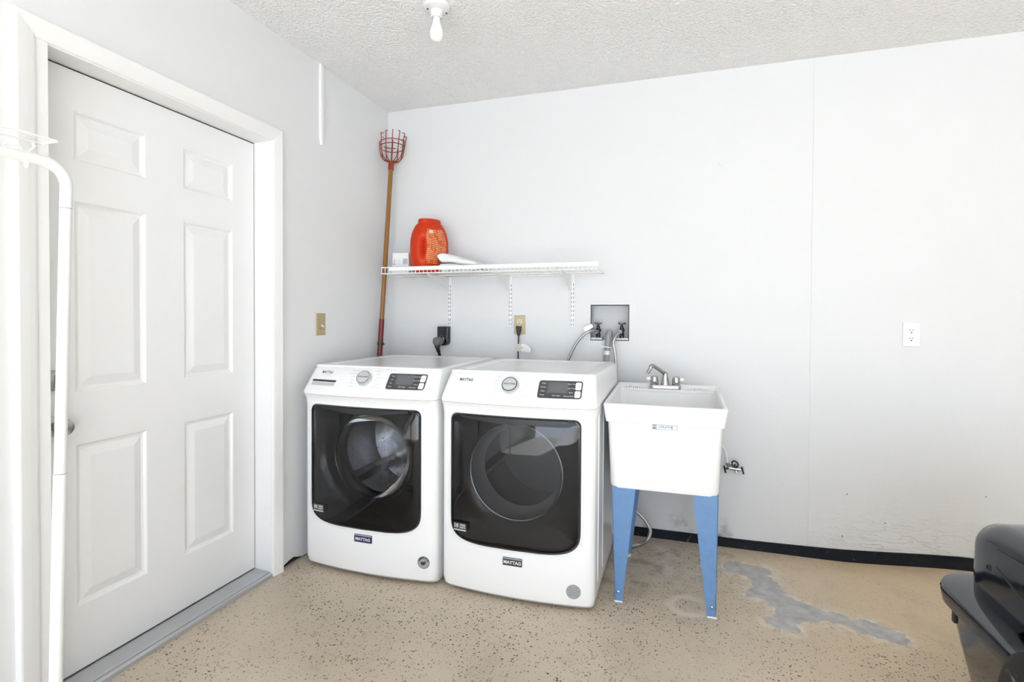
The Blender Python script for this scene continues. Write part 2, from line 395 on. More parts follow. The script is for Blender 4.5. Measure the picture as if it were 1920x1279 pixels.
# ------------------------------------------------------------------ entry door, casing, threshold
XD = -.097; Y0, Y1 = -1.948, -1.0432; Z0, Z1 = .030, 2.0425
panels = [(-1.819, -1.572), (-1.413, -1.166)]; rows = [(.247, .797), (.974, 1.614), (1.747, 1.912)]
d = MB(); t0 = XD - .044
ysp = [Y0, panels[0][0], panels[0][1], panels[1][0], panels[1][1], Y1]
d.box(t0, XD, Y0, panels[0][0], Z0, Z1).box(t0, XD, panels[0][1], panels[1][0], Z0, Z1).box(t0, XD, panels[1][1], Y1, Z0, Z1)
for (a, b) in panels:
    zz = [Z0] + [q for r in rows for q in r] + [Z1]
    for k in range(0, len(zz), 2): d.box(t0, XD, a, b, zz[k], zz[k + 1])
door = struct(d.build('door_1', m_door), 'white six panel entry door')
for (a, b) in panels:
    for (zl, zh) in rows:
        prof = [(0, 0), (.003, -.0015), (.009, -.009), (.017, -.011), (.021, -.0095), (.046, -.0025), (.05, -.002)]
        rings = [[(XD + dx, a + o, zl + o), (XD + dx, b - o, zl + o), (XD + dx, b - o, zh - o), (XD + dx, a + o, zh - o)] for o, dx in prof]
        MB().loft(rings, False, True).build('panel', m_door, door)
kn = MB().lathe([(.033, 0), (.033, .004), (.029, .008), (.014, .010), (.012, .030), (.020, .036), (.027, .044), (.0285, .054), (.025, .063), (.012, .067), (.0, .067)], (XD, -1.888, .872), (1, 0, 0))
kn.build('door_knob', m_steel, door, smooth=True)
kn = MB().lathe([(.034, 0), (.034, .006), (.030, .013), (.022, .016), (.0, .016)], (XD, -1.886, 1.020), (1, 0, 0)); db = kn.build('deadbolt', m_steel, door, smooth=True)
MB().box(XD + .014, XD + .036, -1.892, -1.880, 1.000, 1.040).build('thumb_turn', m_steel, db, bevel=.003)
tr = struct(MB().box(-.14, .0, -1.0385, -1.017, 0, 2.08).build('trim_1', m_trim, bevel=.001), 'white door casing and jambs')
MB().box(-.14, .004, -1.985, -1.9525, 0, 2.08).build('jamb', m_trim, tr, bevel=.001)
MB().box(-.14, .0, -1.9525, -1.0385, 2.0475, 2.08).build('jamb', m_trim, tr, bevel=.001)
MB().box(XD - .040, XD - .003, -1.0432, -1.0386, .0265, 2.0474).build('door_gap_shade', m_dark, tr)  # dark strips filling the door gap, its shade painted as colour
MB().box(XD - .040, XD - .003, -1.9524, -1.0434, 2.0426, 2.0474).build('door_gap_shade', m_dark, tr)
MB().box(XD - .040, XD - .003, -1.9524, -1.0434, .0262, .0299).build('door_gap_shade', m_dark, tr)
def casing(name, a, b, outer, inner):    # a,b: centre-line ends given as (y,z) pairs of outer and inner edge, mitred
    prof = [(0, 0), (0, .016), (.06, .019), (.14, .0195), (.55, .0155), (.85, .0115), (.95, .009), (1, .006), (1, 0)]
    rings = []
    for (oy, oz), (iy, iz) in ((a[0], a[1]), (b[0], b[1])):
        rings.append([(x, oy + (iy - oy) * t, oz + (iz - oz) * t) for t, x in prof])
    MB().loft(rings).build(name, m_trim, tr)
OY0, OY1, IY0, IY1, OZ, IZ = -2.046, -.978, -1.985, -1.0365, 2.113, 2.052
casing('casing', ((OY1, 0), (IY1, 0)), ((OY1, OZ), (IY1, IZ)), 0, 0)
casing('casing', ((OY1, OZ), (IY1, IZ)), ((OY0, OZ), (IY0, IZ)), 0, 0)
casing('casing', ((OY0, OZ), (IY0, IZ)), ((OY0, 0), (IY0, 0)), 0, 0)
th = MB(); prof = [(-.14, 0), (-.14, .026), (-.098, .026), (-.03, .021), (-.0125, .0185), (-.012, .0155), (-.009, .0155), (-.0085, .018), (-.002, .0165), (.004, .012), (.006, 0)]
th.loft([[(x, y, z) for x, z in prof] for y in (-1.9525, -1.0385)]); struct(th.build('trim_2', m_metal_thr), 'worn aluminium door threshold')

# ------------------------------------------------------------------ washer and dryer
PROF = [(.012, -.03), (.03, -.008), (.06, 0), (.78, 0), (.80, 0), (.835, .006), (.858, .02), (.868, .02), (.885, .008), (.965, -.052), (.98, -.068), (.988, -.085)]
def machine(kind, cx, F, w, back, top, label):
    washer = kind == 'washer'
    T = thing('washing_machine' if washer else 'tumble_dryer', label, 'washing machine' if washer else 'dryer', (cx, back - .4, 0))
    bow = .03
    def fy(lx, z): return -(F + interp(z, PROF) + bow * (1 - min(1, (2 * lx / w) ** 2)))
    def hw(z): return interp(z, [(.012, w / 2 - .012), (.05, w / 2 - .004), (.80, w / 2 - .004), (.86, w / 2), (.88, w / 2), (.985, w / 2 - .014)])
    R = .035
    def section(z, shrink=0, zz=None):
        h_ = hw(z) - shrink; pts = []
        for k in range(7):                      # left front corner, quarter round
            a = math.radians(180 + 90 * k / 6); x = -h_ + R + R * math.cos(a); pts.append((x, fy(-h_ + R, z) + R + R * math.sin(a) + (fy(x, z) - fy(-h_ + R, z)) * (k / 6)))
        for k in range(1, 16):
            x = (-h_ + R) + (2 * h_ - 2 * R) * k / 16; pts.append((x, fy(x, z)))
        for k in range(7):
            a = math.radians(270 + 90 * k / 6); x = h_ - R + R * math.cos(a); pts.append((x, fy(h_ - R, z) + R + R * math.sin(a) + (fy(x, z) - fy(h_ - R, z)) * (1 - k / 6)))
        pts = [(x, y + shrink if y < -.3 else y) for x, y in pts]
        pts += [(h_, back + .02), (h_ - .02, back), (-h_ + .02, back), (-h_, back + .02)] if False else [(h_, back), (-h_, back)]
        return [(cx + x, y, z if zz is None else zz) for x, y in pts]
    SZ = .856                                    # crease between body and console
    zs = [.012, .02, .03, .06, .2, .4, .6, .78, .80, .82, .835, .848, SZ]
    body = MB().loft([section(z) for z in zs]).build('body', m_app, T, smooth=True, ang=35)
    zs = [SZ + .0015, .868, .876, .885, .91, .94, .965, .975, .982]
    con = MB().loft([section(z) for z in zs]).build('console', m_app, T, smooth=True, ang=35)
    # lid panel: raised rim around a shallow recess
    yt = -(F - .055); a = w / 2 - .014; rr = []
    for (ins, z) in ((.0, .980), (.002, top - .003), (.008, top), (.040, top), (.052, top - .006), (.06, top - .007)):
        fr = .022 if ins > .02 else 0
        rr.append([(cx + x, y, z) for x, y in rrect(-a + ins, a - ins, yt + ins * .6 + fr, back - ins, .03 if ins < .03 else .05, 5)])
    MB().loft(rr, True, True).build('top_panel', m_app, T, smooth=True, ang=25)
    for sx_ in (-1, 1):
        for xf in (.22, .74):
            MB().cyl((cx + sx_ * (w / 2 - .07), -(F - .1) if xf < .5 else back - .06, 0), (cx + sx_ * (w / 2 - .07), -(F - .1) if xf < .5 else back - .06, .014), .018).build('foot', m_bpl, T, smooth=True)
    if not washer:                               # pressed ribs on the exposed side
        for ya, yb in ((-.80, -.76), (-.66, -.36), (-.28, -.24)):
            MB().box(cx + w / 2 - .006, cx + w / 2 - .0005, ya, yb, .10, .82).build('side_rib', m_app, T, bevel=.0025, seg=3)
    # ---- door
    dx, hwd = (-.008, .300) if washer else (-.002, .296)
    zt, zb = .812, .232
    def outline(ins, n=8):
        o = []; h_ = hwd - ins; top_ = zt - ins; r = max(.032 - ins * .5, .01)
        for k in range(n + 1): a_ = math.radians(0 + 90 * k / n); o.append((dx + h_ - r + r * math.cos(a_), top_ - r + r * math.sin(a_)))
        for k in range(1, 8): o.append((dx + (h_ - r) * (1 - 2 * k / 8), top_))
        for k in range(n + 1): a_ = math.radians(90 + 90 * k / n); o.append((dx - h_ + r + r * math.cos(a_), top_ - r + r * math.sin(a_)))
        for k in range(1, 6): o.append((dx - h_, top_ - r + (zb + .125 - top_ + r) * k / 6))
        m_ = 26                                   # rounded bottom: superellipse half
        for k in range(m_ + 1):
            a_ = math.pi + math.pi * k / m_; c_, s_ = math.cos(a_), math.sin(a_)
            o.append((dx + h_ * math.copysign(abs(c_) ** .42, c_), zb + .125 + (.125 - ins) * -abs(s_) ** .62))
        for k in range(1, 6): o.append((dx + h_, zb + .125 + (top_ - r - zb - .125) * k / 6))
        return o
    def ring(ins, out, sc=None):
        o = outline(ins)
        if sc is not None: o = [(dx + (x - dx) * sc, .53 + (z - .53) * sc) for x, z in o]
        return [(cx + x, fy(x, min(max(z, .07), .79)) - out, z) for x, z in o]
    # cut the opening out of the body
    cut = MB().loft([[(q.x, -(F + .3), q.z) for q in map(Vector, ring(.004, 0))], [(q.x, -(F - .62), q.z) for q in map(Vector, ring(.004, 0))]]).build('cutter', m_app, T)
    md = body.modifiers.new('cut', 'BOOLEAN'); md.object = cut; md.operation = 'DIFFERENCE'; md.solver = 'EXACT'
    dg = bpy.context.evaluated_depsgraph_get(); me = bpy.data.meshes.new_from_object(body.evaluated_get(dg)); body.modifiers.clear(); body.data = me
    bpy.data.objects.remove(cut); me.shade_smooth(); me.set_sharp_from_angle(angle=math.radians(30))
    MB().loft([ring(-.006, 0), ring(-.006, .003), ring(-.002, .005), ring(.003, .004), ring(.004, -.004)], False, False).build('door_surround', m_app2 if False else m_app, T, smooth=True, ang=60)
    rim = MB().loft([ring(.005, -.02), ring(.005, .006), ring(.008, .010), ring(.013, .0095), ring(.016, .004)], False, False).build('door', m_black, T, smooth=True, ang=50)
    dome = []
    for sc, out in ((1, .0085), (.97, .0105), (.9, .0125), (.75, .015), (.55, .017), (.35, .018), (.15, .0185)):
        dome.append(ring(.012, out, sc))
    MB().loft(dome, False, True).build('glass', m_smoke, rim, smooth=True, ang=60)
    # funnel-shaped inner frame down to the round port
    cz, rp = .562, .208; cdx = dx + .004
    def circ(r, y, n=None):
        o = outline(.014); res = []
        for x, z in o:
            a_ = math.atan2(z - cz, x - cdx); res.append((cx + cdx + r * math.cos(a_), y, cz + r * math.sin(a_)))
        return res
    yf = -(F + bow)
    fun = [ring(.014, .004), ring(.03, -.006), circ(rp + .05, yf + .025), circ(rp + .012, yf + (.055 if washer else .030)), circ(rp, yf + (.075 if washer else .034))]
    MB().loft(fun, False, False).build('inner_frame', m_black if not washer else m_black, rim, smooth=True, ang=50)
    # grip recess across the door top
    gr = []
    for k in range(17):
        x = dx - hwd * .80 + hwd * 1.60 * k / 16; zc = zt - .013 - .010 * math.sin(math.pi * k / 16); y = fy(x, .78) - .013
        hh = .003 + .010 * math.sin(math.pi * k / 16)
        gr.append([(cx + x, y, zc - hh), (cx + x, y - .003, zc - hh), (cx + x, y - .003, zt - .010), (cx + x, y, zt - .010)])
    MB().loft(gr).build('grip', m_blackm, rim, smooth=True)
    if washer:
        MB().torus((cx + cdx, yf + .075, cz), (0, 1, 0), rp - .002, .006, 56).build('trim_ring', m_black, rim, smooth=True)
        MB().lathe([(rp - .004, .078), (rp - .012, .105), (rp - .035, .15), (rp - .07, .195), (rp - .11, .215), (.05, .225), (.0, .226)], (cx + cdx, yf, cz), (0, 1, 0), 48, False).build('bowl', m_bowl, rim, smooth=True)
        MB().lathe([(rp + .03, .085), (rp - .004, .10), (rp - .008, .13), (rp + .01, .15), (rp - .004, .17), (rp + .05, .19)], (cx + cdx, yf, cz), (0, 1, 0), 48, False).build('gasket', m_gasket, T, smooth=True)
        dm = MB().lathe([(rp + .03, .19), (rp + .055, .20), (rp + .055, .52), (.20, .535), (0, .53)], (cx + cdx, yf, cz), (0, 1, 0), 48, False).build('drum', m_drum_s, T, smooth=True)
        for k in range(3):
            a_ = math.radians(100 + 120 * k); e = Vector((math.cos(a_), 0, math.sin(a_))); tt = Vector((-math.sin(a_), 0, math.cos(a_))); c0 = Vector((cx + cdx, yf, cz))
            rings = []
            for y, hgt in ((.22, .03), (.25, .06), (.48, .06), (.50, .03)):
                rings.append([c0 + Vector((0, y, 0)) + e * (rp + .053) - tt * .035, c0 + Vector((0, y, 0)) + e * (rp + .053 - hgt) - tt * .010, c0 + Vector((0, y, 0)) + e * (rp + .053 - hgt) + tt * .010, c0 + Vector((0, y, 0)) + e * (rp + .053) + tt * .035])
            MB().loft(rings).build('lifter', m_drum_s, dm, smooth=True)
    else:
        MB().torus((cx + cdx, yf + .031, cz), (0, 1, 0), rp, .0035, 64).build('trim_ring', m_steel, rim, smooth=True)
        MB().lathe([(rp, .036), (rp * .93, .040), (rp * .75, .043), (rp * .4, .045), (0, .046)], (cx + cdx, yf, cz), (0, 1, 0), 56, False).build('window', m_bowl, rim, smooth=True)
        MB().lathe([(rp + .002, .036), (rp - .006, .07), (rp - .012, .10), (rp - .03, .13), (rp + .02, .135)], (cx + cdx, yf, cz), (0, 1, 0), 56, False).build('port_collar', m_drum_d, T, smooth=True)
        dm = MB().lathe([(rp + .02, .135), (rp + .06, .15), (rp + .06, .60), (.12, .62), (0, .615)], (cx + cdx, yf, cz), (0, 1, 0), 56, False).build('drum', m_drum_d, T, smooth=True)
        for k in range(3):
            a_ = math.radians(200 + 120 * k); e = Vector((math.cos(a_), 0, math.sin(a_))); tt = Vector((-math.sin(a_), 0, math.cos(a_))); c0 = Vector((cx + cdx, yf, cz)); rings = []
            for y, hgt in ((.18, .02), (.21, .05), (.55, .05), (.58, .02)):
                rings.append([c0 + Vector((0, y, 0)) + e * (rp + .058) - tt * .03, c0 + Vector((0, y, 0)) + e * (rp + .058 - hgt) - tt * .008, c0 + Vector((0, y, 0)) + e * (rp + .058 - hgt) + tt * .008, c0 + Vector((0, y, 0)) + e * (rp + .058) + tt * .03])
            MB().loft(rings).build('lifter', m_drum_d, dm, smooth=True)
    # ---- flat print and badges, laid on the front surface
    def decal(mb, out, glass=False):
        def fn(q):
            x, z = q.x, q.z
            return (cx + x, fy(x, z) - out - q.y, z)
        return mb.map(fn)
    def plate(pts, t=.0015, sub=8):
        # rounded rectangle as strips so that it follows the bow
        x0, x1, z0, z1, r = pts; o = rrect(x0, x1, z0, z1, r, 4); mb = MB()
        n_ = len(o); mb.add([(x, t, z) for x, z in o] + [(x, 0, z) for x, z in o], [tuple(range(n_))] + [(i, (i + 1) % n_, n_ + (i + 1) % n_, n_ + i) for i in range(n_)])
        return mb
    def strip(x0, x1, z0, z1, r, t, n_=8):       # column strips, rounded only at ends
        mb = MB(); cols = []
        for k in range(n_ + 1):
            x = x0 + (x1 - x0) * k / n_
            e = min(x - x0, x1 - x); dz = r - math.sqrt(max(0, r * r - (r - e) ** 2)) if e < r else 0
            cols.append((x, z0 + dz, z1 - dz))
        xs_ = sorted(set([x0, x0 + r * .1, x0 + r * .3, x0 + r * .6, x0 + r, x1 - r, x1 - r * .6, x1 - r * .3, x1 - r * .1, x1] + [x0 + (x1 - x0) * k / n_ for k in range(1, n_)]))
        top_, bot_ = [], []
        for x in xs_:
            e = min(x - x0, x1 - x); dz = r - math.sqrt(max(0, r * r - (r - e) ** 2)) if e < r else 0
            nz = 4
            for j in range(nz + 1): mb.v.append(Vector((x, t, z0 + dz + (z1 - z0 - 2 * dz) * j / nz)))
        nz = 5
        for i in range(len(xs_) - 1):
            for j in range(4): mb.f.append((i * nz + j, (i + 1) * nz + j, (i + 1) * nz + j + 1, i * nz + j + 1))
        n0 = len(mb.v)                              # skirt
        loop = [i * nz for i in range(len(xs_))] + [(len(xs_) - 1) * nz + j for j in range(1, 5)] + [i * nz + 4 for i in range(len(xs_) - 2, -1, -1)] + [j for j in range(3, 0, -1)]
        for q in loop: mb.v.append(Vector((mb.v[q].x, -.002, mb.v[q].z)))
        for i in range(len(loop)): mb.f.append((loop[i], loop[(i + 1) % len(loop)], n0 + (i + 1) % len(loop), n0 + i))
        return mb
    def words(lst, m_, name, parent, out=.001, bold=0):
        mb = MB()
        for it in lst:
            tx, sz, x, z = it[:4]; al = it[4] if len(it) > 4 else 'CENTER'
            mb.add(*text_geo(tx, sz, x, z, al, bold))
        o_ = decal(mb, out).build(name, m_, parent); o_['kind'] = 'stuff'
        return o_
    kx, kz = (-.015, .937) if washer else (-.021, .934)
    lx0 = -.243 if washer else -.237; lz = .958 if washer else .951
    words([('MAYTAG', .0168, lx0, lz)], m_print_k, 'brand_lettering', con, .0008, .0003)
    words([('COMMERCIAL TECHNOLOGY', .0045, lx0, lz - .012)], m_print_l, 'small_lettering', con, .0008)
    # dial
    ky = fy(kx, kz); nrm = Vector((0, -.8, .6)).normalized(); ko = Vector((cx + kx, ky, kz)) - nrm * .002
    kb = MB().lathe([(.038, 0), (.038, .004), (.0355, .006), (.0345, .018), (.033, .022), (.031, .0225), (.0, .0225)], ko, nrm, 40).build('dial', m_app2, con, smooth=True)
    MB().torus(ko + nrm * .0215, nrm, .0322, .0022, 40).build('dial_ring', m_panel if not washer else m_chrome, kb, smooth=True)
    tv, tf = text_geo('EXTRA POWER', .0078, 0, 0, 'CENTER', .0002); upv = Vector((0, .6, .8))
    MB().add([ko + nrm * .0232 + Vector((x, 0, 0)) + upv * z for x, _, z in tv], tf).build('dial_lettering', m_print_k, kb)
    L = ['Power Wash', 'Heavy Duty', 'Whites', 'Bulky', 'Quick', 'Sanitize'] if washer else ['Whites', 'Regular', 'Bulky', 'Sheets', 'Quick', 'Sanitize']
    Rr = ['Normal', 'Colors', 'Wrinkle Control', 'Rinse', 'Drain Spin', 'Clean Washer'] if washer else ['Normal', 'Colors', 'Wrinkle Control', 'Time Dry', 'Steam', 'Delicates']
    lab = []
    for k in range(6):
        zz = kz + .036 - .0138 * k; off = .052 + .012 * (1 - abs(k - 2.5) / 2.5) * .5 + (.0 if 0 < k < 5 else -.004)
        lab.append((L[k], .0082, kx - off, zz, 'RIGHT')); lab.append((Rr[k], .0082, kx + off, zz, 'LEFT'))
    words(lab, m_print_l, 'cycle_lettering', con, .0008)
    # display panel
    px0, px1, pz0, pz1 = (.108, .296, .899, .966) if washer else (.103, .288, .895, .963)
    pan = decal(strip(px0, px1, pz0, pz1, .010, .002), 0).build('display_panel', m_panel, con)
    sx0 = px0 + .040; decal(strip(sx0, sx0 + .086, pz0 + .020, pz1 - .006, .002, .003), 0).build('screen', m_screen, pan)
    for (za, zb_) in ((pz0 + .034, pz1 - .005), (pz0 + .005, pz0 + .030)):
        decal(strip(px1 - .029, px1 - .005, za, zb_, .005, .004, 3), 0).build('button', m_outw, pan, bevel=.0006)
    A = ['Temp', 'Soil', 'Spin', 'Power'] if washer else ['Temp', 'Dryness', 'Steam', 'Power']
    lb = [(A[k], .0085, px0 + .021, pz1 - .011 - .0148 * k) for k in range(4)]
    lb += [(t_, .0085, px1 - .045, pz1 - .012 - .0160 * k) for k, t_ in enumerate(['Delay Start', 'Extra Rinse', 'Steam'] if washer else ['More Time', 'Less Time', 'Static'])]
    lb += [('Cycle Signal', .0085, px0 + .080, pz0 + .011), ('Fresh Hold' if washer else 'Reduce Static', .0085, px0 + .132, pz0 + .010)]
    lb = [(a_, b_ * .86, c_, d_) for a_, b_, c_, d_ in lb]
    words(lb, m_print_w, 'panel_lettering', pan, .0032)
    words([('ON', .009, px1 - .017, pz0 + .048), ('>II', .009, px1 - .017, pz0 + .020)], m_print_g, 'button_lettering', pan, .0052)
    if washer:                                   # detergent drawer pull
        dr = decal(strip(-.318, -.166, .897, .925, .004, .0015), 0).build('drawer_pull', m_app, con)
        decal(strip(-.314, -.170, .916, .9245, .002, .0022), 0).build('drawer_slot', m_gasket, dr)
        decal(strip(-.312, -.172, .899, .914, .002, .0022), 0).build('drawer_lip', m_app2, dr)
    # badge, stickers
    bx0, bx1, bz0, bz1 = (-.050, .044, .176, .212) if washer else (-.042, .044, .170, .204)
    bd = decal(strip(bx0, bx1, bz0, bz1, .002, .004), 0).build('badge', m_blue_badge if washer else m_grey_badge, T)
    decal(strip(bx0 + .001, bx1 - .001, bz1 - .006, bz1 - .001, .001, .0048), 0).build('badge_bar', m_disc, bd)
    words([('MAYTAG', .0195, (bx0 + bx1) / 2, (bz0 + bz1) / 2 - .003)], m_print_w, 'badge_lettering', bd, .005, .0006)
    def gl(mb, out):                              # print on the curved door glass
        return mb.map(lambda q: (cx + q.x, fy(q.x, .5) - out - q.y, q.z))
    gx, gz = (-.252, .309) if washer else (-.243, .306)
    st_ = gl(strip(gx - .032, gx + .032, gz - .016, gz + .018, .002, .0008), .0135).build('sticker', m_panel, rim)
    q = MB(); q.add(*text_geo('10', .023, gx - .019, gz + .004, 'CENTER', .0007)); q.add(*text_geo('YEAR', .0115, gx + .013, gz + .009, 'CENTER', .0003)); q.add(*text_geo('PARTS', .0098, gx + .013, gz - .002, 'CENTER', .0003))
    gl(q, .0149).build('sticker_lettering', m_print_w, st_)
    gl(strip(gx - .030, gx + .030, gz - .0155, gz - .0115, .0005, .0006), .0146).build('sticker_bar', m_print_w, st_)
    sxp, szp, sr = (.300, .116, .028) if washer else (.262, .092, .030)
    o = MB(); n_ = 36
    o.add([(sxp, .001, szp)] + [(sxp + sr * math.cos(2 * math.pi * k / n_), .001, szp + sr * math.sin(2 * math.pi * k / n_)) for k in range(n_)], [(0, 1 + k, 1 + (k + 1) % n_) for k in range(n_)])
    ds = decal(o, 0).build('round_sticker', m_disc, T)
    rg = MB()
    for k in range(n_):
        a0, a1 = 2 * math.pi * k / n_, 2 * math.pi * (k + 1) / n_
        rg.add([(sxp + r_ * math.cos(a_), 0, szp + r_ * math.sin(a_)) for r_, a_ in ((sr, a0), (sr, a1), (sr * .93, a1), (sr * .93, a0))], [(0, 1, 2, 3)])
    if washer:
        ltr = 'AMERICA'
        for k, ch in enumerate(ltr):
            a_ = math.radians(155 - 130 * k / 6); tv, tf = text_geo(ch, .0125, 0, 0, 'CENTER', .0005); b_ = a_ - math.pi / 2
            rg.add([(sxp + .0215 * math.cos(a_) + x * math.cos(b_) - z * math.sin(b_), 0, szp + .0215 * math.sin(a_) + x * math.sin(b_) + z * math.cos(b_)) for x, _, z in tv], tf)
        star = [(-.013, .003), (-.009, .007), (-.003, .004), (.003, .008), (.012, .007), (.008, .003), (.013, .001), (.006, -.001), (.012, -.005), (.004, -.006), (.002, -.011), (-.005, -.009), (-.009, -.012), (-.011, -.006), (-.015, -.003)]
        rg.add([(sxp + x, 0, szp - .002 + z) for x, z in star], [tuple(range(len(star)))])
    else:
        for k, t_ in enumerate(['SERVICE OR', 'INSTALLATION', 'QUESTIONS', '800 688 2002']):
            rg.add(*text_geo(t_, .0072, sxp, szp + (.016, .006, -.003, -.014)[k], 'CENTER', .0003))
    decal(rg, .0018).build('sticker_print', m_print_k if washer else m_print_g, ds)
    return T
machine('washer', .430, .900, .72, -.085, .9915, 'white front-load washing machine with blue badge, steel drum and detergent drawer')
machine('dryer', 1.155, .890, .70, -.125, .9905, 'white front-load tumble dryer with slate badge, beside the utility sink')

# ------------------------------------------------------------------ utility sink
sk = thing('utility_sink', 'white plastic utility sink on blue steel legs with chrome faucet', 'sink', (1.767, -.46, 0))
SX0, SX1, SY0, SY1 = 1.514, 2.018, -.768, -.150
def rr3(ix, iy0, iy1, z, r, tilt=0):
    return [(x, y, z + tilt * (y - SY0)) for x, y in rrect(SX0 + ix, SX1 - ix, SY0 + iy0, SY1 - iy1, r, 4)]
tl = .034
rings = [rr3(.034, .026, .02, .495, .03), rr3(.030, .022, .02, .51, .03), rr3(.018, .014, .012, .780, .03), rr3(.010, .006, .006, .783, .02), rr3(.009, .005, .005, .79, .02),
         rr3(.0, 0, 0, .856, .012, tl), rr3(.0015, .0015, .0015, .861, .012, tl), rr3(.006, .006, .006, .863, .012, tl), rr3(.012, .012, .018, .863, .012, tl), rr3(.016, .016, .024, .860, .012, tl),
         rr3(.018, .018, .10, .852, .03), rr3(.045, .04, .125, .53, .05), rr3(.06, .055, .14, .515, .05)]
MB().loft(rings).build('basin', m_tub, sk, smooth=True, ang=32)
# raised soap ridges on the back ledge
for k in range(14):
    x = 1.560 + .0105 * k if k < 7 else 1.870 + .0105 * (k - 7) * 1.5
    MB().box(x, x + .006, -.245, -.180, .862, .8735).build('soap_ridge', m_tub, sk, bevel=.002)
MB().box(1.535, 1.997, -.252, -.168, .850, .8655).build('faucet_ledge', m_tub, sk, bevel=.004)
sg = MB().box(1.722, 1.822, -.7675, -.7655, .766, .784).build('label', m_outw, sk)
q = MB(); q.add(*text_geo('UTILATUB', .0125, 1.775, .7755, 'CENTER', .0003)); q.map(lambda v: (v.x, -.7682, v.z))
q.box(1.722, 1.822, -.7682, -.7676, .7655, .7668).box(1.722, 1.822, -.7682, -.7676, .7832, .7845).box(1.722, 1.738, -.7682, -.7676, .7668, .7832).box(1.8, 1.8015, -.7682, -.7676, .7668, .7832).box(1.8205, 1.822, -.7682, -.7676, .7668, .7832)
q.build('label_lettering', mat('blue_grey_print', (.13, .19, .25), .5), sg)
q = MB(); q.add(*text_geo('M', .015, 1.730, .7755, 'CENTER', .0003)); q.map(lambda v: (v.x, -.7686, v.z)).build('label_mark', m_print_w, sg)
# legs: tapered angle steel
def leg(xo, xi, xbo, xbi, yf_, yb_, ybf, ybb, s):
    # front plate from (xo..xi) narrowing to (xbo..xbi); side plate runs from yf_ to yb_ along the outer edge
    t = .003
    mb = MB()
    top, bot = .500, .004
    sgn = 1 if yb_ > yf_ else -1
    mb.loft([[(xbo, ybf, bot), (xbi, ybf, bot), (xbi, ybf + sgn * t, bot), (xbo, ybf + sgn * t, bot)], [(xo, yf_, top), (xi, yf_, top), (xi, yf_ + sgn * t, top), (xo, yf_ + sgn * t, top)]])
    dxs = t if xi > xo else -t
    mb.loft([[(xbo, ybf, bot), (xbo + dxs, ybf, bot), (xbo + dxs, ybb, bot), (xbo, ybb, bot)], [(xo, yf_, top), (xo + dxs, yf_, top), (xo + dxs, yb_, top), (xo, yb_, top)]])
    # small return lip on the inner edge
    mb.loft([[(xbi, ybf, bot), (xbi + dxs, ybf, bot), (xbi + dxs, ybf + sgn * .008, bot), (xbi, ybf + sgn * .008, bot)], [(xi, yf_, top), (xi + dxs, yf_, top), (xi + dxs, yf_ + sgn * .012, top), (xi, yf_ + sgn * .012, top)]])
    o = mb.build('leg', m_blue, sk)
    c = Vector(((xbo + xbi) / 2, ybf - sgn * .001, .045)); d_ = (0, -sgn, 0)
    MB().lathe([(.006, 0), (.006, .002), (.003, .004), (0, .004)], c, d_, 12).build('bolt', m_steel, o, smooth=True)
    MB().box(min(xbo, xbi) - .003, max(xbo, xbi) + .003, min(ybf, ybf + sgn * .03) - .003, max(ybf, ybf + sgn * .03), 0, .006).build('foot', m_tub, o, bevel=.0015)
leg(1.551, 1.650, 1.570, 1.599, -.742, -.66, -.752, -.722, 1)
leg(1.986, 1.890, 1.980, 1.949, -.742, -.66, -.757, -.727, 1)
leg(1.551, 1.650, 1.566, 1.594, -.200, -.28, -.262, -.292, -1)
leg(1.986, 1.886, 1.976, 1.941, -.200, -.28, -.262, -.292, -1)
# faucet
FZ = .866; FY = -.208
fp = MB(); o = rrect(1.680, 1.836, FY - .026, FY + .026, .02, 5)
fp.loft([[(x, y, FZ) for x, y in o], [(x, y, FZ + .012) for x, y in o], [(1.758 + (x - 1.758) * .97, FY + (y - FY) * .88, FZ + .020) for x, y in o]])
fp.lathe([(.022, 0), (.021, .006), (.017, .03), (.014, .05), (.013, .062), (.0, .066)], (1.757, FY, FZ + .018))
fa = fp.build('faucet', m_chrome, sk, smooth=True, ang=40)
a = Vector((1.757, FY, FZ + .072)); b = P(1224, 684.5, y=FY - .055); e = P(1213.5, 700, y=FY - .075)
MB().tube(smoothpath([a + Vector((0, 0, -.035)), a, a + (b - a) * .12 + Vector((0, 0, .004)), a + (b - a) * .8, b + (e - b) * .12 + Vector((-.003, 0, .002)), b + (e - b) * .45, e], 6), [.0115] * 13 + [.010] * 17 + [.009] * 7, 12).build('spout', m_chrome, fa, smooth=True, ang=60)
for hx, sd in ((1.703, -1), (1.812, 1)):
    hd = MB().lathe([(.019, 0), (.0205, .006), (.0195, .03), (.017, .042), (.011, .046), (0, .047)], (hx, FY, FZ + .018)).build('handle', m_chrome, fa, smooth=True)
    MB().box(min(hx + sd * .016, hx + sd * .040), max(hx + sd * .016, hx + sd * .040), FY - .010, FY + .010, FZ + .040, FZ + .058).build('lever_tip', m_clear, fa, bevel=.005, seg=3)

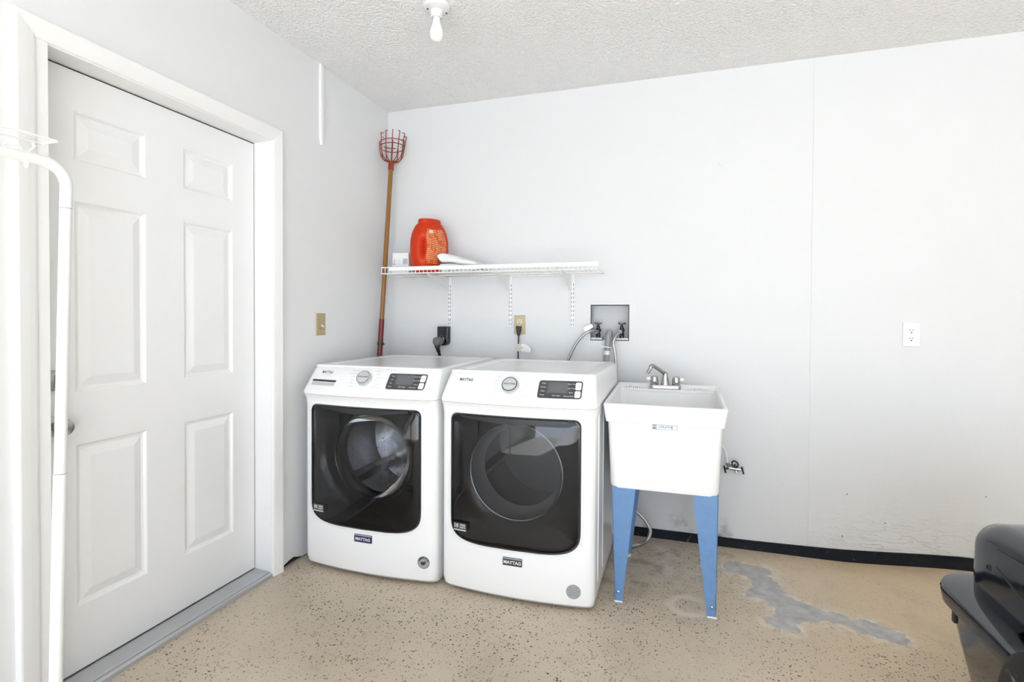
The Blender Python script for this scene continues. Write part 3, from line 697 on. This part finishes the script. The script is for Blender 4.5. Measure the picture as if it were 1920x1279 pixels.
# ------------------------------------------------------------------ wire shelf and its brackets
X0, X1, DZ, YF, YB = .142, 1.420, 1.484, -.318, -.012
sh = thing('wire_shelf', 'white wire shelf on the back wall above the washer and dryer', 'shelf', ((X0 + X1) / 2, YB, DZ))
for (y, z, r) in ((YF, DZ, .0032), (YF + .004, DZ + .036, .0036), (YF * .5, DZ - .0035, .003), (YB, DZ - .0035, .003)):
    MB().cyl((X0 - (.0 if r != .0036 else -.0), y, z), (X1, y, z), r, n=8).build('rail', m_wire, sh, smooth=True)
MB().box(X0 + .052, X1, YF - .001, YF + .004, DZ + .016, DZ + .038).build('front_lip', m_wire, sh, bevel=.0015)
proto = None; nW = 52
for k in range(nW):
    x = X0 + .004 + (X1 - X0 - .008) * k / (nW - 1)
    if proto is None:
        proto = MB().tube([(x, YB, DZ), (x, YF, DZ), (x, YF + .002, DZ + .036)], .0021, 6).build('deck_wire', m_wire, sh, smooth=True); px = x
    else:
        c = proto.copy(); COL.objects.link(c); c.parent = sh; c.location.x = x - px
labels = ['left shelf bracket on its slotted upright above the black dryer plug', 'middle shelf bracket on its slotted upright beside the beige outlet', 'right shelf bracket on its slotted upright near the hookup box']
for k, x in enumerate((.445, .847, 1.228)):
    B = thing('shelf_bracket', labels[k], 'bracket', (x, 0, 1.172), 'brackets carrying the wire shelf')
    up = MB().box(x - .0125, x + .0125, -.010, 0, 1.172, 1.484).build('upright', m_wire, B, bevel=.002)
    for j in range(10):
        for sd in (-1, 1):
            z = 1.182 + .0255 * j + (0.004 if j > 1 else 0)
            if z > 1.42: continue
            MB().box(x + sd * .006 - .0016, x + sd * .006 + .0016, -.0106, -.0098, z, z + .016).build('slot', m_slot, up)
    MB().cyl((x, -.0115, 1.206), (x, -.009, 1.206), .0035, n=10).build('screw', m_steel, up)
    ar = MB(); prof = [(-.010, 1.479), (-.010, 1.395), (-.022, 1.390), (-.05, 1.402), (-.16, 1.447), (-.300, 1.468), (-.308, 1.479)]
    ar.loft([[(x - .006 + dx_, y, z) for y, z in prof] for dx_ in (-.0012, .0012)]); ao = ar.build('arm', m_wire, B)
    for (yy, zz) in ((-.030, 1.452), (-.040, 1.446)):
        MB().cyl((x - .0085, yy, zz), (x - .0070, yy, zz), .0038, n=10).build('rivet', m_slot, ao)

# ------------------------------------------------------------------ things on the shelf
IZ_ = DZ + .003
dt = thing('detergent_tub', 'red-orange plastic detergent tub with orange back label on the wire shelf', 'detergent', (.392, -.185, IZ_))
c0 = Vector((.392, -.185, IZ_)); rot = math.radians(60)
zt_ = [(0, .70), (.004, .74), (.03, .84), (.08, .985), (.14, 1.0), (.20, .98), (.24, .91), (.27, .80), (.288, .71), (.296, .65), (.300, .62)]
def tubpt(a, z, sc, out=0):
    rx, ry = .117, .080; c_, s_ = math.cos(a), math.sin(a)
    x = (rx * sc + out) * math.copysign(abs(c_) ** .75, c_); y = (ry * sc + out) * math.copysign(abs(s_) ** .75, s_)
    # grip dents at the narrow ends
    dent = .026 * math.exp(-((z - .15) / .06) ** 4) * math.exp(-(((a - math.radians(224) + math.pi) % (2 * math.pi) - math.pi) / .17) ** 2)
    k = 1 - dent / .1
    x, y = x * k, y * k
    return c0 + Vector((x * math.cos(rot) - y * math.sin(rot), x * math.sin(rot) + y * math.cos(rot), z))
nA = 64; rings = [[tubpt(2 * math.pi * k / nA, z, sc) for k in range(nA)] for z, sc in [(zz, interp(zz, zt_)) for zz in [0, .004, .015, .03] + [.03 + .21 * i / 18 for i in range(1, 19)] + [.255, .27, .28, .288, .296, .300]]]
MB().loft(rings).build('body', m_red, dt, smooth=True, ang=60)
MB().loft([[c0 + Vector((r_ * math.cos(2 * math.pi * k / 40) * math.cos(rot) - r_ * .72 * math.sin(2 * math.pi * k / 40) * math.sin(rot), r_ * math.cos(2 * math.pi * k / 40) * math.sin(rot) + r_ * .72 * math.sin(2 * math.pi * k / 40) * math.cos(rot), z)) for k in range(40)] for r_, z in ((.070, .296), (.072, .300), (.072, .318), (.068, .324), (.04, .325))]).build('lid', m_red, dt, smooth=True)
lab = []
for i in range(15):
    z = .055 + .205 * i / 14; tt = (z - .055) / .205
    ln = math.sin(math.pi * min(max(tt, .06), .94)) ** .35
    a_l = math.radians(238) + .10 * math.cos(math.pi * 2 * (tt - .5)) + (1 - ln) * .35; a_r = math.radians(300) - (1 - ln) * .3
    lab.append([tubpt(a_l + (a_r - a_l) * j / 16, z, interp(z, zt_), .0012) for j in range(17)])
lo = MB().loft(lab, False, False, closed=False).build('back_label', m_label, dt, smooth=True)
q = [tubpt(math.radians(250), .235, interp(.235, zt_), .002), tubpt(math.radians(262), .235, interp(.235, zt_), .002), tubpt(math.radians(262), .252, interp(.252, zt_), .002), tubpt(math.radians(250), .252, interp(.252, zt_), .002)]
MB().add(q, [(0, 1, 2, 3)]).build('label_patch', m_cream, lo)
# carton
ct = thing('small_carton', 'small white carton with barcode print left of the detergent tub', 'box', (.225, -.20, IZ_))
ca = MB().box(.168, .278, -.232, -.15, IZ_, IZ_ + .128).build('carton', m_carton, ct, bevel=.0015)
q = MB(); random.seed(3)
for k in range(9):
    x = .240 + .0036 * k; q.box(x, x + .0013 + .0012 * random.random(), -.2326, -.2321, IZ_ + .060, IZ_ + .092)
q.box(.174, .188, -.2326, -.2321, IZ_ + .058, IZ_ + .066).box(.176, .186, -.2326, -.2321, IZ_ + .072, IZ_ + .078).box(.180, .190, -.2326, -.2321, IZ_ + .084, IZ_ + .089)
q.build('barcode_print', m_print_g, ca)
q = MB().torus((.208, -.2324, IZ_ + .074), (0, 1, 0), .012, .0007, 20, 4).build('ring_print', m_print_l, ca)
MB().box(.279, .303, -.16, -.10, IZ_, IZ_ + .10).map(lambda v: v)
jar = tag(MB().lathe([(.020, 0), (.022, .004), (.022, .07), (.018, .085), (.012, .09), (.012, .105), (0, .106)], (.302, -.105, IZ_)).build('small_bottle', m_bpl, smooth=True), 'small dark bottle standing between the carton and detergent tub', 'bottle')
# folded towel
tw = thing('folded_towel', 'white folded cloth lying right of the detergent tub on the shelf', 'towel', (.60, -.18, IZ_))
for k, (xa, xb, za, zb, hL, hR) in enumerate(((.500, .745, .004, .004, .056, .030), (.495, .735, .062, .034, .062, .020))):
    rings = []
    for i in range(25):
        t = i / 24; x = xa + (xb - xa) * t
        zlo = IZ_ + za + (zb - za) * t; th_ = hL + (hR - hL) * t
        e = min(1, math.sqrt(max(0, 1 - (1 - t / .10) ** 2)) if t < .10 else (math.sqrt(max(0, 1 - ((t - .9) / .1) ** 2)) if t > .9 else 1)); e = max(e, .06)
        ring = []
        for j in range(20):
            a_ = 2 * math.pi * j / 20; cy = .105 * math.copysign(abs(math.cos(a_)) ** .35, math.cos(a_)); czv = math.copysign(abs(math.sin(a_)) ** .6, math.sin(a_))
            ring.append((x + .004 * math.sin(9 * cy * 10 + k), -.18 + cy + .004 * math.sin(x * 60 + k), zlo + th_ / 2 + th_ / 2 * e * czv + .003 * math.sin(x * 45 + j)))
        rings.append(ring)
    MB().loft(rings).build('fold', m_towel, tw, smooth=True, ang=80)

# ------------------------------------------------------------------ fruit picker leaning in the corner
pa = P(712, 664, x=.040); pb = P(733, 315, y=-.085)
dr_ = (pb - pa).normalized(); foot = pa - dr_ * ((pa.z - .0) / dr_.z)
fpk = thing('fruit_picker', 'long wooden fruit picker pole with rust-red wire basket leaning in the corner', 'fruit picker', foot)
def at(z): return foot + dr_ * (z / dr_.z)
MB().tube([at(.004), at(1.0), at(1.215)], .0165, 16).build('lower_sleeve', m_redp, fpk, smooth=True)
MB().tube([at(1.20), at(1.7), at(2.17)], .0145, 16).build('pole', m_wood, fpk, smooth=True)
cl = MB().cyl(at(1.052), at(1.072), .0195, n=18); q = at(1.062); cl.tube([q + Vector((.012, -.008, 0)), q + Vector((.038, -.014, -.002))], [.006, .003], 8).build('clamp', m_bpl, fpk, smooth=True)
MB().cyl(at(2.160), at(2.215), .018, n=18).build('socket', m_basket, fpk, smooth=True)
ax = dr_; e1 = Vector((1, 0, 0)); e1 = (e1 - ax * e1.dot(ax)).normalized(); e2 = ax.cross(e1); bc = at(2.215)
bprof = [(.012, 0), (.035, .004), (.055, .016), (.068, .040), (.074, .078), (.078, .117)]
for k in range(12):
    a_ = 2 * math.pi * k / 12; d_ = e1 * math.cos(a_) + e2 * math.sin(a_)
    pr = list(bprof); tall = math.cos(a_ + .5)
    if k % 2 == 0 or tall > 0: pr += [(.080, .143), (.084, .160 + .016 * max(0, tall)), (.066, .164 + .020 * max(0, tall))]
    pts = [bc + d_ * r_ + ax * h_ for r_, h_ in pr]
    MB().tube(smoothpath(pts, 4), .0028, 6).build('basket_wire', m_basket, fpk, smooth=True)
for h_, r_ in ((.092, .0765), (.118, .079)):
    MB().torus(bc + ax * h_, (ax + e1 * (.12 if h_ > .12 else -.1)).normalized(), r_, .0028, 40, 6).build('basket_hoop', m_basket, fpk, smooth=True)

# ------------------------------------------------------------------ hookup box with valves and hoses
hb = thing('hookup_box', 'white recessed washer hookup box with two valves in the back wall', 'utility box', ((BX0 + BX1) / 2, 0, BZ0))
f_ = MB(); t = .004
for x0, x1, z0, z1 in ((1.288, BX0 + t, 1.056, 1.347), (BX1 - t, 1.596, 1.056, 1.347), (BX0 + t, BX1 - t, BZ1 - t, 1.347), (BX0 + t, 1.405, 1.056, BZ0 + t), (1.458, BX1 - t, 1.056, BZ0 + t), (1.405, 1.458, 1.056, 1.062)):
    f_.box(x0, x1, -.0015, 0, z0, z1)
f_.build('flange', m_wallb, hb)
bxm = MB().box(BX0, BX0 + t, -.0015, .09, BZ0, BZ1).box(BX1 - t, BX1, -.0015, .09, BZ0, BZ1).box(BX0, BX1, -.0015, .09, BZ1 - t, BZ1).box(BX0, 1.400, -.0015, .09, BZ0, BZ0 + .016).box(1.480, BX1, -.0015, .09, BZ0, BZ0 + .016).box(1.40, 1.48, -.0015, .09, BZ0, BZ0 + t).box(BX0, BX1, .086, .09, BZ0, BZ1)
bxm.build('box', mat('shaded_box_plastic', (.60, .60, .61), .5), hb)  # white box greyed, shade of the recess put into its colour
for vx in (1.374, 1.509):
    v = MB().lathe([(.012, 0), (.012, .012), (.014, .014), (.014, .022), (.011, .026), (.011, .036), (.016, .038), (.016, .052), (.010, .056), (.010, .066), (.006, .070), (.006, .082), (0, .083)], (vx, .030, BZ0 + .014), n=16)
    v.cyl((vx, .030, BZ0 + .052), (vx - .006, -.006, BZ0 + .050), .010, n=14)
    vo = v.build('valve', m_brassv, hb, smooth=True)
    w = MB(); zc = BZ0 + .097
    for k in range(5):
        a_ = 2 * math.pi * k / 5 + .3; w.tube([(vx, .030, zc), (vx + .022 * math.cos(a_), .030 + .022 * math.sin(a_), zc + .003)], [.005, .006], 8)
    w.torus((vx, .030, zc + .002), (0, 0, 1), .020, .004, 24, 6); w.build('handle', m_chrome, vo, smooth=True)
    MB().lathe([(.013, 0), (.014, .003), (.014, .014), (.011, .018), (0, .018)], (vx - .004, .004, BZ0 + .051), (-.15, -1, 0), 16).build('hose_nut', m_chrome, vo, smooth=True)
h1 = tag(MB().tube(smoothpath([(1.368, -.014, 1.151), P(1107, 621, y=-.05), P(1092, 630, y=-.06), P(1078, 648, y=-.06), P(1065, 676, y=-.058), (1.195, -.055, .90), (1.185, -.05, .72)], 6), .0085, 10).build('braided_hose', m_braid, smooth=True), 'braided hose with paper tag curving from the left hookup valve', 'hose', 'hoses at the hookup box')
tg = MB(); c = P(1103, 616, y=-.068); tg.add([c + Vector((-.030, 0, .004)), c + Vector((.022, -.004, .026)), c + Vector((.030, -.004, .008)), c + Vector((-.018, 0, -.020)), c + Vector((-.030, .0008, .004)), c + Vector((.022, -.0032, .026)), c + Vector((.030, -.0032, .008)), c + Vector((-.018, .0008, -.020))], [(0, 1, 2, 3), (4, 7, 6, 5), (0, 4, 5, 1), (1, 5, 6, 2), (2, 6, 7, 3), (3, 7, 4, 0)])
tg.build('paper_tag', m_tag, h1)
tag(MB().tube(smoothpath([(1.502, -.014, 1.150), P(1154, 631, y=-.045), P(1150, 645, y=-.055), (1.480, -.056, 1.045), (1.488, -.058, .95), (1.490, -.058, .75)], 6), .0085, 10).build('braided_hose', m_braid, smooth=True), 'braided hose dropping from the right hookup valve beside the drain hose', 'hose', 'hoses at the hookup box')
dh = thing('drain_hose', 'grey corrugated drain hose hooked into the hookup box', 'hose', (1.43, -.05, .75))
MB().tube(smoothpath([(1.442, .03, 1.125), (1.442, .012, 1.146), (1.4415, -.02, 1.140), (1.440, -.035, 1.10), (1.436, -.040, 1.05), (1.433, -.042, 1.022)], 6), .0165, 14).build('hook_guide', m_drain, dh, smooth=True)
pts = [(1.433 - .004 * i / 10, -.043, 1.025 - .026 * i) for i in range(11)]; rad = []
zz = []; rr_ = []
for i in range(66): zz.append((1.4335 - .00015 * i, -.043, 1.026 - .0042 * i)); rr_.append(.0145 if i % 2 else .0165)
MB().tube(zz, rr_, 14).build('corrugated_hose', m_drain, dh, smooth=True, ang=80)
MB().lathe([(.0185, 0), (.0185, .022)], (1.434, -.042, 1.022), n=20).build('cuff', m_outw, dh, smooth=True)
zt2 = MB().torus((1.441, -.044, 1.066), (.12, 0, 1), .024, .0035, 28, 6); zt2.box(1.404, 1.420, -.060, -.050, 1.062, 1.070); zt2.build('cable_tie', m_outw, dh, smooth=True)

# ------------------------------------------------------------------ outlets, plugs, switch
def outlet(name, x, z, mplate, mrec, mslot, label, group=None):
    T = thing(name, label, 'outlet', (x, 0, z - .057), group)
    MB().box(x - .035, x + .035, -.006, 0, z - .057, z + .057).build('plate', mplate, T, bevel=.0025, seg=3)
    for dz in (.0195, -.0195):
        o = []
        for k in range(28):
            a_ = 2 * math.pi * k / 28; o.append((x + .0172 * math.cos(a_), z + dz + max(-.0142, min(.0142, .0172 * math.sin(a_)))))
        R_ = MB().loft([[(q[0], -.005, q[1]) for q in o], [(q[0], -.0078, q[1]) for q in o]]).build('receptacle', mrec, T)
        s_ = MB().box(x - .0078, x - .0052, -.0081, -.0074, z + dz - .001, z + dz + .0085).box(x + .0050, x + .0074, -.0081, -.0074, z + dz + .0005, z + dz + .0078)
        s_.lathe([(.0034, 0), (.0034, .0006)], (x, -.0075, z + dz - .0082), (0, -1, 0), 12); s_.build('slot', mslot, R_)
    MB().cyl((x, -.0055, z), (x, -.0072, z), .003, n=10).build('screw', m_steel, T)
    return T
outlet('wall_outlet', .905, 1.186, m_beige, m_ivory, m_print_k, 'beige wall outlet with black cord above the dryer')
outlet('wall_outlet', 2.906, 1.156, m_outw, m_outw, m_print_k, 'white duplex outlet alone on the bare back wall')
pc = thing('power_cord', 'black power cord plugged into the beige outlet with paper tag', 'cord', (.905, -.03, .80))
zp = 1.186 - .0195
MB().loft([[(.905 + x, y, z) for x, y in rrect(-hx, hx, -yy - .012, -yy + .012, .006, 4)] for z, hx, yy in ((zp - .046, .006, .024), (zp - .035, .009, .024), (zp - .012, .014, .022), (zp + .006, .016, .022), (zp + .012, .014, .022))]).build('plug', m_bpl, pc, smooth=True)
MB().tube(smoothpath([(.905, -.024, zp - .044), (.904, -.026, 1.09), (.9035, -.030, 1.04), (.905, -.032, .98), (.906, -.034, .85)], 6), .0043, 8).build('cord', m_bpl, pc, smooth=True)
tgo = MB().box(.897, .9215, -.0375, -.0355, 1.028, 1.072).build('tag_fold', m_cream, pc)
pt = [(.9225, 1.071), (.9225, 1.027), (.984, 1.024), (.991, 1.040), (.974, 1.062), (.945, 1.074)]
tg = MB().loft([[(x, -.034 - (x - .92) * .25, z) for x, z in pt], [(x, -.0348 - (x - .92) * .25, z) for x, z in pt]]).build('tag', m_tag, pc)
MB().cyl((.930, -.0355, 1.050), (.930, -.0380, 1.050), .004, n=10).build('tag_hole', m_print_g, tg)
ro = thing('dryer_outlet', 'black heavy-duty dryer outlet on the back wall', 'outlet', (.410, 0, 1.05))
o = [(.373, 1.171), (.449, 1.171)] + [(.449 - .026 + .026 * math.cos(math.radians(a_)), 1.051 + .026 + .026 * math.sin(math.radians(a_))) for a_ in range(0, -91, -15)] + [(.373, 1.051)]
MB().loft([[(x, 0, z) for x, z in o], [(x, -.034, z) for x, z in o], [(.411 + (x - .411) * .9, -.042, 1.111 + (z - 1.111) * .94) for x, z in o]]).build('housing', m_black, ro, bevel=.003)
pg = thing('dryer_plug', 'grey dryer plug with cord in the black outlet', 'plug', (.395, -.05, .9))
c = Vector((.408, -.042, 1.082))
MB().lathe([(.020, 0), (.020, .012), (.027, .014), (.029, .030), (.027, .052), (.020, .057), (0, .058)], c, (-.40, -.9, -.1), 24).build('plug', m_gplug, pg, smooth=True)
MB().torus(c + Vector((0, -.004, .014)), (-.40, -.9, -.1), .017, .004, 24, 6).build('collar', m_chrome, pg, smooth=True)
k0 = c + Vector((-.014, -.034, -.016))
MB().tube(smoothpath([k0, k0 + Vector((-.001, .004, -.03)), k0 + Vector((.002, .016, -.055)), k0 + Vector((.006, .032, -.10)), k0 + Vector((.010, .045, -.18))], 6), [.018] * 6 + [.012] * 6 + [.009] * 13, 12).build('cord', m_bpl, pg, smooth=True)
sw = thing('light_switch', 'tan light switch on the side wall beside the door', 'light switch', (0, -.684, 1.130))
MB().box(0, .006, -.7195, -.6485, 1.131, 1.247).build('plate', m_brass, sw, bevel=.0025, seg=3)
MB().box(.005, .009, -.690, -.678, 1.176, 1.202).build('toggle_frame', m_brass, sw)
MB().loft([[(.006, -.689, 1.178), (.006, -.679, 1.178), (.006, -.679, 1.190), (.006, -.689, 1.190)], [(.022, -.687, 1.172), (.022, -.681, 1.172), (.022, -.681, 1.180), (.022, -.687, 1.180)]]).build('toggle', m_ivory, sw, bevel=.001)
for z in (1.159, 1.219): MB().cyl((.005, -.684, z), (.0075, -.684, z), .0032, n=10).build('screw', m_steel, sw)
rc = [(-.694, H), (-.694, 2.170), (-.689, 2.155), (-.683, 2.140), (-.674, 2.155), (-.668, 2.172), (-.668, H)]
tag(MB().loft([[(0, y, z) for y, z in rc], [(.010, y, z) for y, z in rc], [(.013, -.681 + (y + .681) * .7, z if z > 2.5 else z + .004) for y, z in rc]]).build('cable_raceway', m_trim), 'short white cable raceway running down from the ceiling', 'raceway')
tag(MB().cyl((2.030, 0, 2.063), (2.030, -.012, 2.060), .0045, n=10).build('wall_anchor', m_steel, smooth=True), 'tiny metal anchor in the bare back wall', 'anchor')

# ------------------------------------------------------------------ ceiling lamp
c = P(819, 17, z=H - .012); c.z = H
lamp = thing('ceiling_lamp', 'white porcelain lampholder with a bare white bulb on the ceiling', 'lamp', c)
bs = MB().lathe([(.060, 0), (.060, .006), (.056, .014), (.040, .020), (.030, .022), (0, .022)], c, (0, 0, -1), 36).build('base', m_porc, lamp, smooth=True)
for dx_, dy_ in ((-.030, -.026), (.032, .028)): MB().cyl(c + Vector((dx_, dy_, -.013)), c + Vector((dx_, dy_, -.022)), .004, n=10).build('screw', m_print_k, bs)
MB().lathe([(.030, .018), (.026, .024), (.026, .050), (.022, .052), (.018, .046)], c, (0, 0, -1), 28).build('socket', m_porc, lamp, smooth=True)
MB().lathe([(.014, .040), (.0165, .052), (.017, .066), (.021, .082), (.028, .100), (.030, .116), (.0285, .130), (.022, .143), (.012, .150), (0, .152)], c, (0, 0, -1), 32).build('bulb', m_bulb, lamp, smooth=True)

# ------------------------------------------------------------------ hose bib, supply line, loose hose under the sink
hbib = thing('wall_valve', 'metal double valve on the back wall right of the sink', 'valve', (2.11, 0, .41))
b_ = MB().lathe([(.020, 0), (.020, .004), (.010, .006), (.010, .035)], (2.105, 0, .440), (0, -1, 0), 18); b_.cyl((2.082, -.040, .437), (2.142, -.040, .432), .0105, n=14); b_.cyl((2.118, -.04, .432), (2.120, -.042, .415), .008, n=12)
b_.cyl((2.085, -.042, .440), (2.074, -.046, .462), .008, n=12)
b_.build('body', m_steel, hbib, smooth=True)
MB().torus((2.112, -.050, .462), (.35, -.75, .55), .016, .0045, 24, 8).cyl((2.112, -.040, .445), (2.112, -.05, .462), .004, n=8).build('wheel', m_brassv, hbib, smooth=True)
for x, z in ((2.062, .430), (2.150, .432)):
    MB().tube([(x - .004, -.046, z + .017), (x, -.048, z), (x + .005, -.046, z - .020)], .0042, 8).cyl((x, -.046, z), (x + (.02 if x < 2.1 else -.014), -.042, z + .004), .005, n=8).build('lever', m_brassv, hbib, smooth=True)
tag(MB().tube(smoothpath([(2.074, -.046, .464), (2.072, -.047, .49), (2.066, -.05, .52), (2.053, -.055, .545), (2.03, -.07, .575), (1.99, -.09, .62)], 6), .0048, 8).build('supply_line', m_outw, smooth=True), 'thin white supply line rising from the wall valve behind the sink', 'hose')
tag(MB().tube(smoothpath([(1.50, -.10, .24), (1.545, -.115, .212), P(1186, 954, y=-.125), P(1205, 970, y=-.13), P(1217, 988, y=-.14), P(1219, 1000, y=-.155), P(1213, 1013, y=-.17), P(1198, 1021, z=.012), P(1180, 1024, z=.011), (1.535, -.20, .011), (1.50, -.19, .011)], 6), .010, 10).build('loose_hose', m_braid, smooth=True), 'braided hose looping on the floor below the sink', 'hose')

# ------------------------------------------------------------------ garment rack at the left edge
RX = .33
rk = thing('garment_rack', 'white tubular garment rack with wire top at the left edge before the door', 'clothes rack', (RX, -2.5, 0))
ptop = P(124.5, 340, x=RX); pbot = P(104.5, 1279, x=RX); dl = (pbot - ptop); foot = ptop + dl * (ptop.z - .06) / (ptop.z - pbot.z)
j1 = ptop + dl * (ptop.z - 1.505) / (ptop.z - pbot.z); j2 = ptop + dl * (ptop.z - .829) / (ptop.z - pbot.z)
barz = P(60, 297, x=RX).z; r_ = .0135
yk = ptop.y
arc = [Vector((RX, yk - .05 + .05 * math.cos(a_), barz - .05 + .05 * math.sin(a_))) for a_ in [math.pi / 2 * k / 8 for k in range(9)]]
yN = -3.45
arc2 = [Vector((RX, 2 * (yk + yN) / 2 - q.y, q.z)) for q in reversed(arc)]
MB().tube([j1] + arc + [Vector((RX, (yk + yN) / 2, barz))][:0] + list(reversed(arc2))[::-1][:0] + [Vector((RX, yN + .05, barz))] + [Vector((RX, yN + .05 - .05 * math.sin(math.pi / 2 * k / 8), barz - .05 + .05 * math.cos(math.pi / 2 * k / 8))) for k in range(1, 9)] + [Vector((RX, yN, 1.505))], r_, 14).build('hanging_bar', m_rack, rk, smooth=True)
for (ya, yb_) in ((0, 0), (1, 1)):
    top_, mid_, bt_ = (j1, j2, foot) if ya == 0 else (Vector((RX, yN, 1.505)), Vector((RX, yN, .829)), Vector((RX, yN, .06)))
    MB().tube([mid_, top_ - Vector((0, 0, .0015))], r_ - .0004, 14).build('upper_post', m_rack, rk, smooth=True)
    MB().tube([bt_, mid_ - Vector((0, 0, .0015))], r_ + .0008, 14).build('lower_post', m_rack, rk, smooth=True)
    MB().tube([(RX - .24, bt_.y, .055), (RX + .24, bt_.y, .055)], .0135, 12).build('foot_bar', m_rack, rk, smooth=True)
    for sx_ in (-.22, .22): MB().cyl((RX + sx_ - .010, bt_.y, .024), (RX + sx_ + .010, bt_.y, .024), .024, n=20).build('caster', m_bpl, rk, smooth=True)
tip = P(107, 265, z=1.669); wy1 = tip.y; wz = 1.669; wb = tip.x - .066
MB().tube([(tip.x, wy1, wz), (tip.x, yN, wz), (wb, yN, wz), (wb, wy1 + .001, wz), (tip.x + .002, wy1, wz)], .0032, 8).build('shelf_frame', m_rack, rk, smooth=True)
for yy in (0, -.6, -1.15):
    k1 = P(57, 283, x=.300); k2 = P(51, 291, x=.322)
    MB().tube(smoothpath([Vector((wb + .004, wy1 + yy, wz)), Vector((wb + .012, wy1 - .02 + yy, wz - .006)), k1 + Vector((-.006, yy + .012, .014)), k1 + Vector((0, yy, 0)), k2 + Vector((0, yy, 0))], 5), .0032, 8).build('shelf_hook', m_rack, rk, smooth=True)
    MB().lathe([(.0055, 0), (.0055, .010), (.003, .014), (0, .014)], (RX, -2.196 + yy, barz - r_ + .001), (0, 0, -1), 12).build('cap_nut', m_rack, rk, smooth=True)
MB().tube(smoothpath([(RX - .004, -2.206, barz + .010), (RX - .004, -2.205, barz + .020), (RX - .004, -2.215, barz + .024), (RX - .004, -2.24, barz + .018)], 5), .003, 8).build('shelf_hook', m_rack, rk, smooth=True)

# ------------------------------------------------------------------ glossy black machine at the right edge
mc = thing('wheeled_machine', 'glossy black wheeled machine with rounded hood at the right edge', 'machine', (3.0, -1.35, 0))
def sec(x0, x1, y0, y1, z, r, n=8): return [(x, y, z) for x, y in rrect(x0, x1, y0, y1, r, n)]
MB().loft([sec(2.735, 3.31, -1.75, -.985, .045, .10), sec(2.712, 3.33, -1.78, -.965, .08, .11), sec(2.690, 3.35, -1.80, -.93, .20, .12), sec(2.668, 3.37, -1.81, -.905, .335, .125)]).build('tub', m_mach, mc, smooth=True, ang=60)
MB().loft([sec(2.664, 3.375, -1.81, -.905, .318, .13), sec(2.644, 3.39, -1.82, -.895, .326, .15), sec(2.640, 3.394, -1.825, -.890, .362, .15), sec(2.644, 3.39, -1.82, -.893, .376, .15), sec(2.672, 3.36, -1.79, -.925, .386, .13), sec(2.715, 3.32, -1.76, -.97, .388, .11)]).build('collar', m_mach, mc, smooth=True, ang=45)
MB().box(2.644, 2.656, -1.098, -1.080, .292, .334).build('latch', m_bpl, mc, bevel=.003)
MB().loft([sec(2.712, 3.32, -1.76, -1.02, .384, .07), sec(2.706, 3.33, -1.76, -1.020, .42, .07), sec(2.708, 3.32, -1.75, -1.028, .51, .07), sec(2.722, 3.30, -1.74, -1.05, .57, .07)]).build('neck', m_mach, mc, smooth=True, ang=60)
hood = []
for y, zb_, zt_h, ins in ((-1.066, .40, .555, .035), (-1.068, .385, .585, .012), (-1.075, .375, .603, .003), (-1.09, .372, .614, 0), (-1.14, .373, .628, 0), (-1.18, .372, .632, 0), (-1.222, .363, .634, 0), (-1.249, .348, .635, 0), (-1.296, .383, .636, 0), (-1.33, .41, .637, 0), (-1.45, .46, .638, 0), (-1.62, .48, .636, 0), (-1.74, .48, .62, .01), (-1.76, .48, .59, .03)):
    xa, xb = 2.70 + ins, 3.34 - ins; rr_ = .06; ring = [(xa, y, zb_), (xa - .002, y, zb_ + (zt_h - rr_ - zb_) * .5)]
    ring += [(xa + rr_ - rr_ * math.cos(math.radians(15 * k)), y, zt_h - rr_ + rr_ * math.sin(math.radians(15 * k))) for k in range(7)]
    ring += [(xa + (xb - xa) * t_, y, zt_h + .012 * math.sin(math.pi * t_)) for t_ in (.25, .5, .75)]
    ring += [(xb - rr_ + rr_ * math.sin(math.radians(15 * k)), y, zt_h - rr_ + rr_ * math.cos(math.radians(15 * k))) for k in range(7)]
    ring += [(xb, y, zb_)]; hood.append(ring)
MB().loft(hood).build('hood', m_mach, mc, smooth=True, ang=50)
for k, (ya, yb_, za, zb_) in enumerate(((-1.202, -1.40, .575, .588), (-1.198, -1.40, .524, .480))):
    MB().tube([(2.6985, ya, za), (2.6985, (ya + yb_) / 2, (za + zb_) / 2 - .003), (2.6985, yb_, zb_)], [.001, .004, .005], 8).build('groove', m_blackm, mc, smooth=True)
q = MB(); q.torus((2.6985, -1.163, .504), (1, 0, 0), .008, .003, 16, 6); q.build('emblem', m_bpl, mc)
for wx, ax0, ax1 in ((2.630, 2.63, 2.76), (3.40, 3.30, 3.40)):
    wh = MB().lathe([(.09, -.045), (.20, -.045), (.220, -.036), (.228, -.014), (.228, .014), (.220, .036), (.20, .045), (.09, .045)], (wx + .045 * (1 if wx < 3 else 0), -1.560, .228), (1, 0, 0), 48).build('wheel', m_tire, mc, smooth=True)
    MB().lathe([(.10, -.048), (.09, -.036), (.03, -.036), (.022, -.05), (0, -.05)], (wx + .045 * (1 if wx < 3 else 0), -1.560, .228), (1, 0, 0), 28).build('hub', m_bpl, wh, smooth=True)
    MB().cyl((ax0, -1.560, .228), (ax1, -1.560, .228), .014, n=12).build('axle', m_steel, mc, smooth=True)
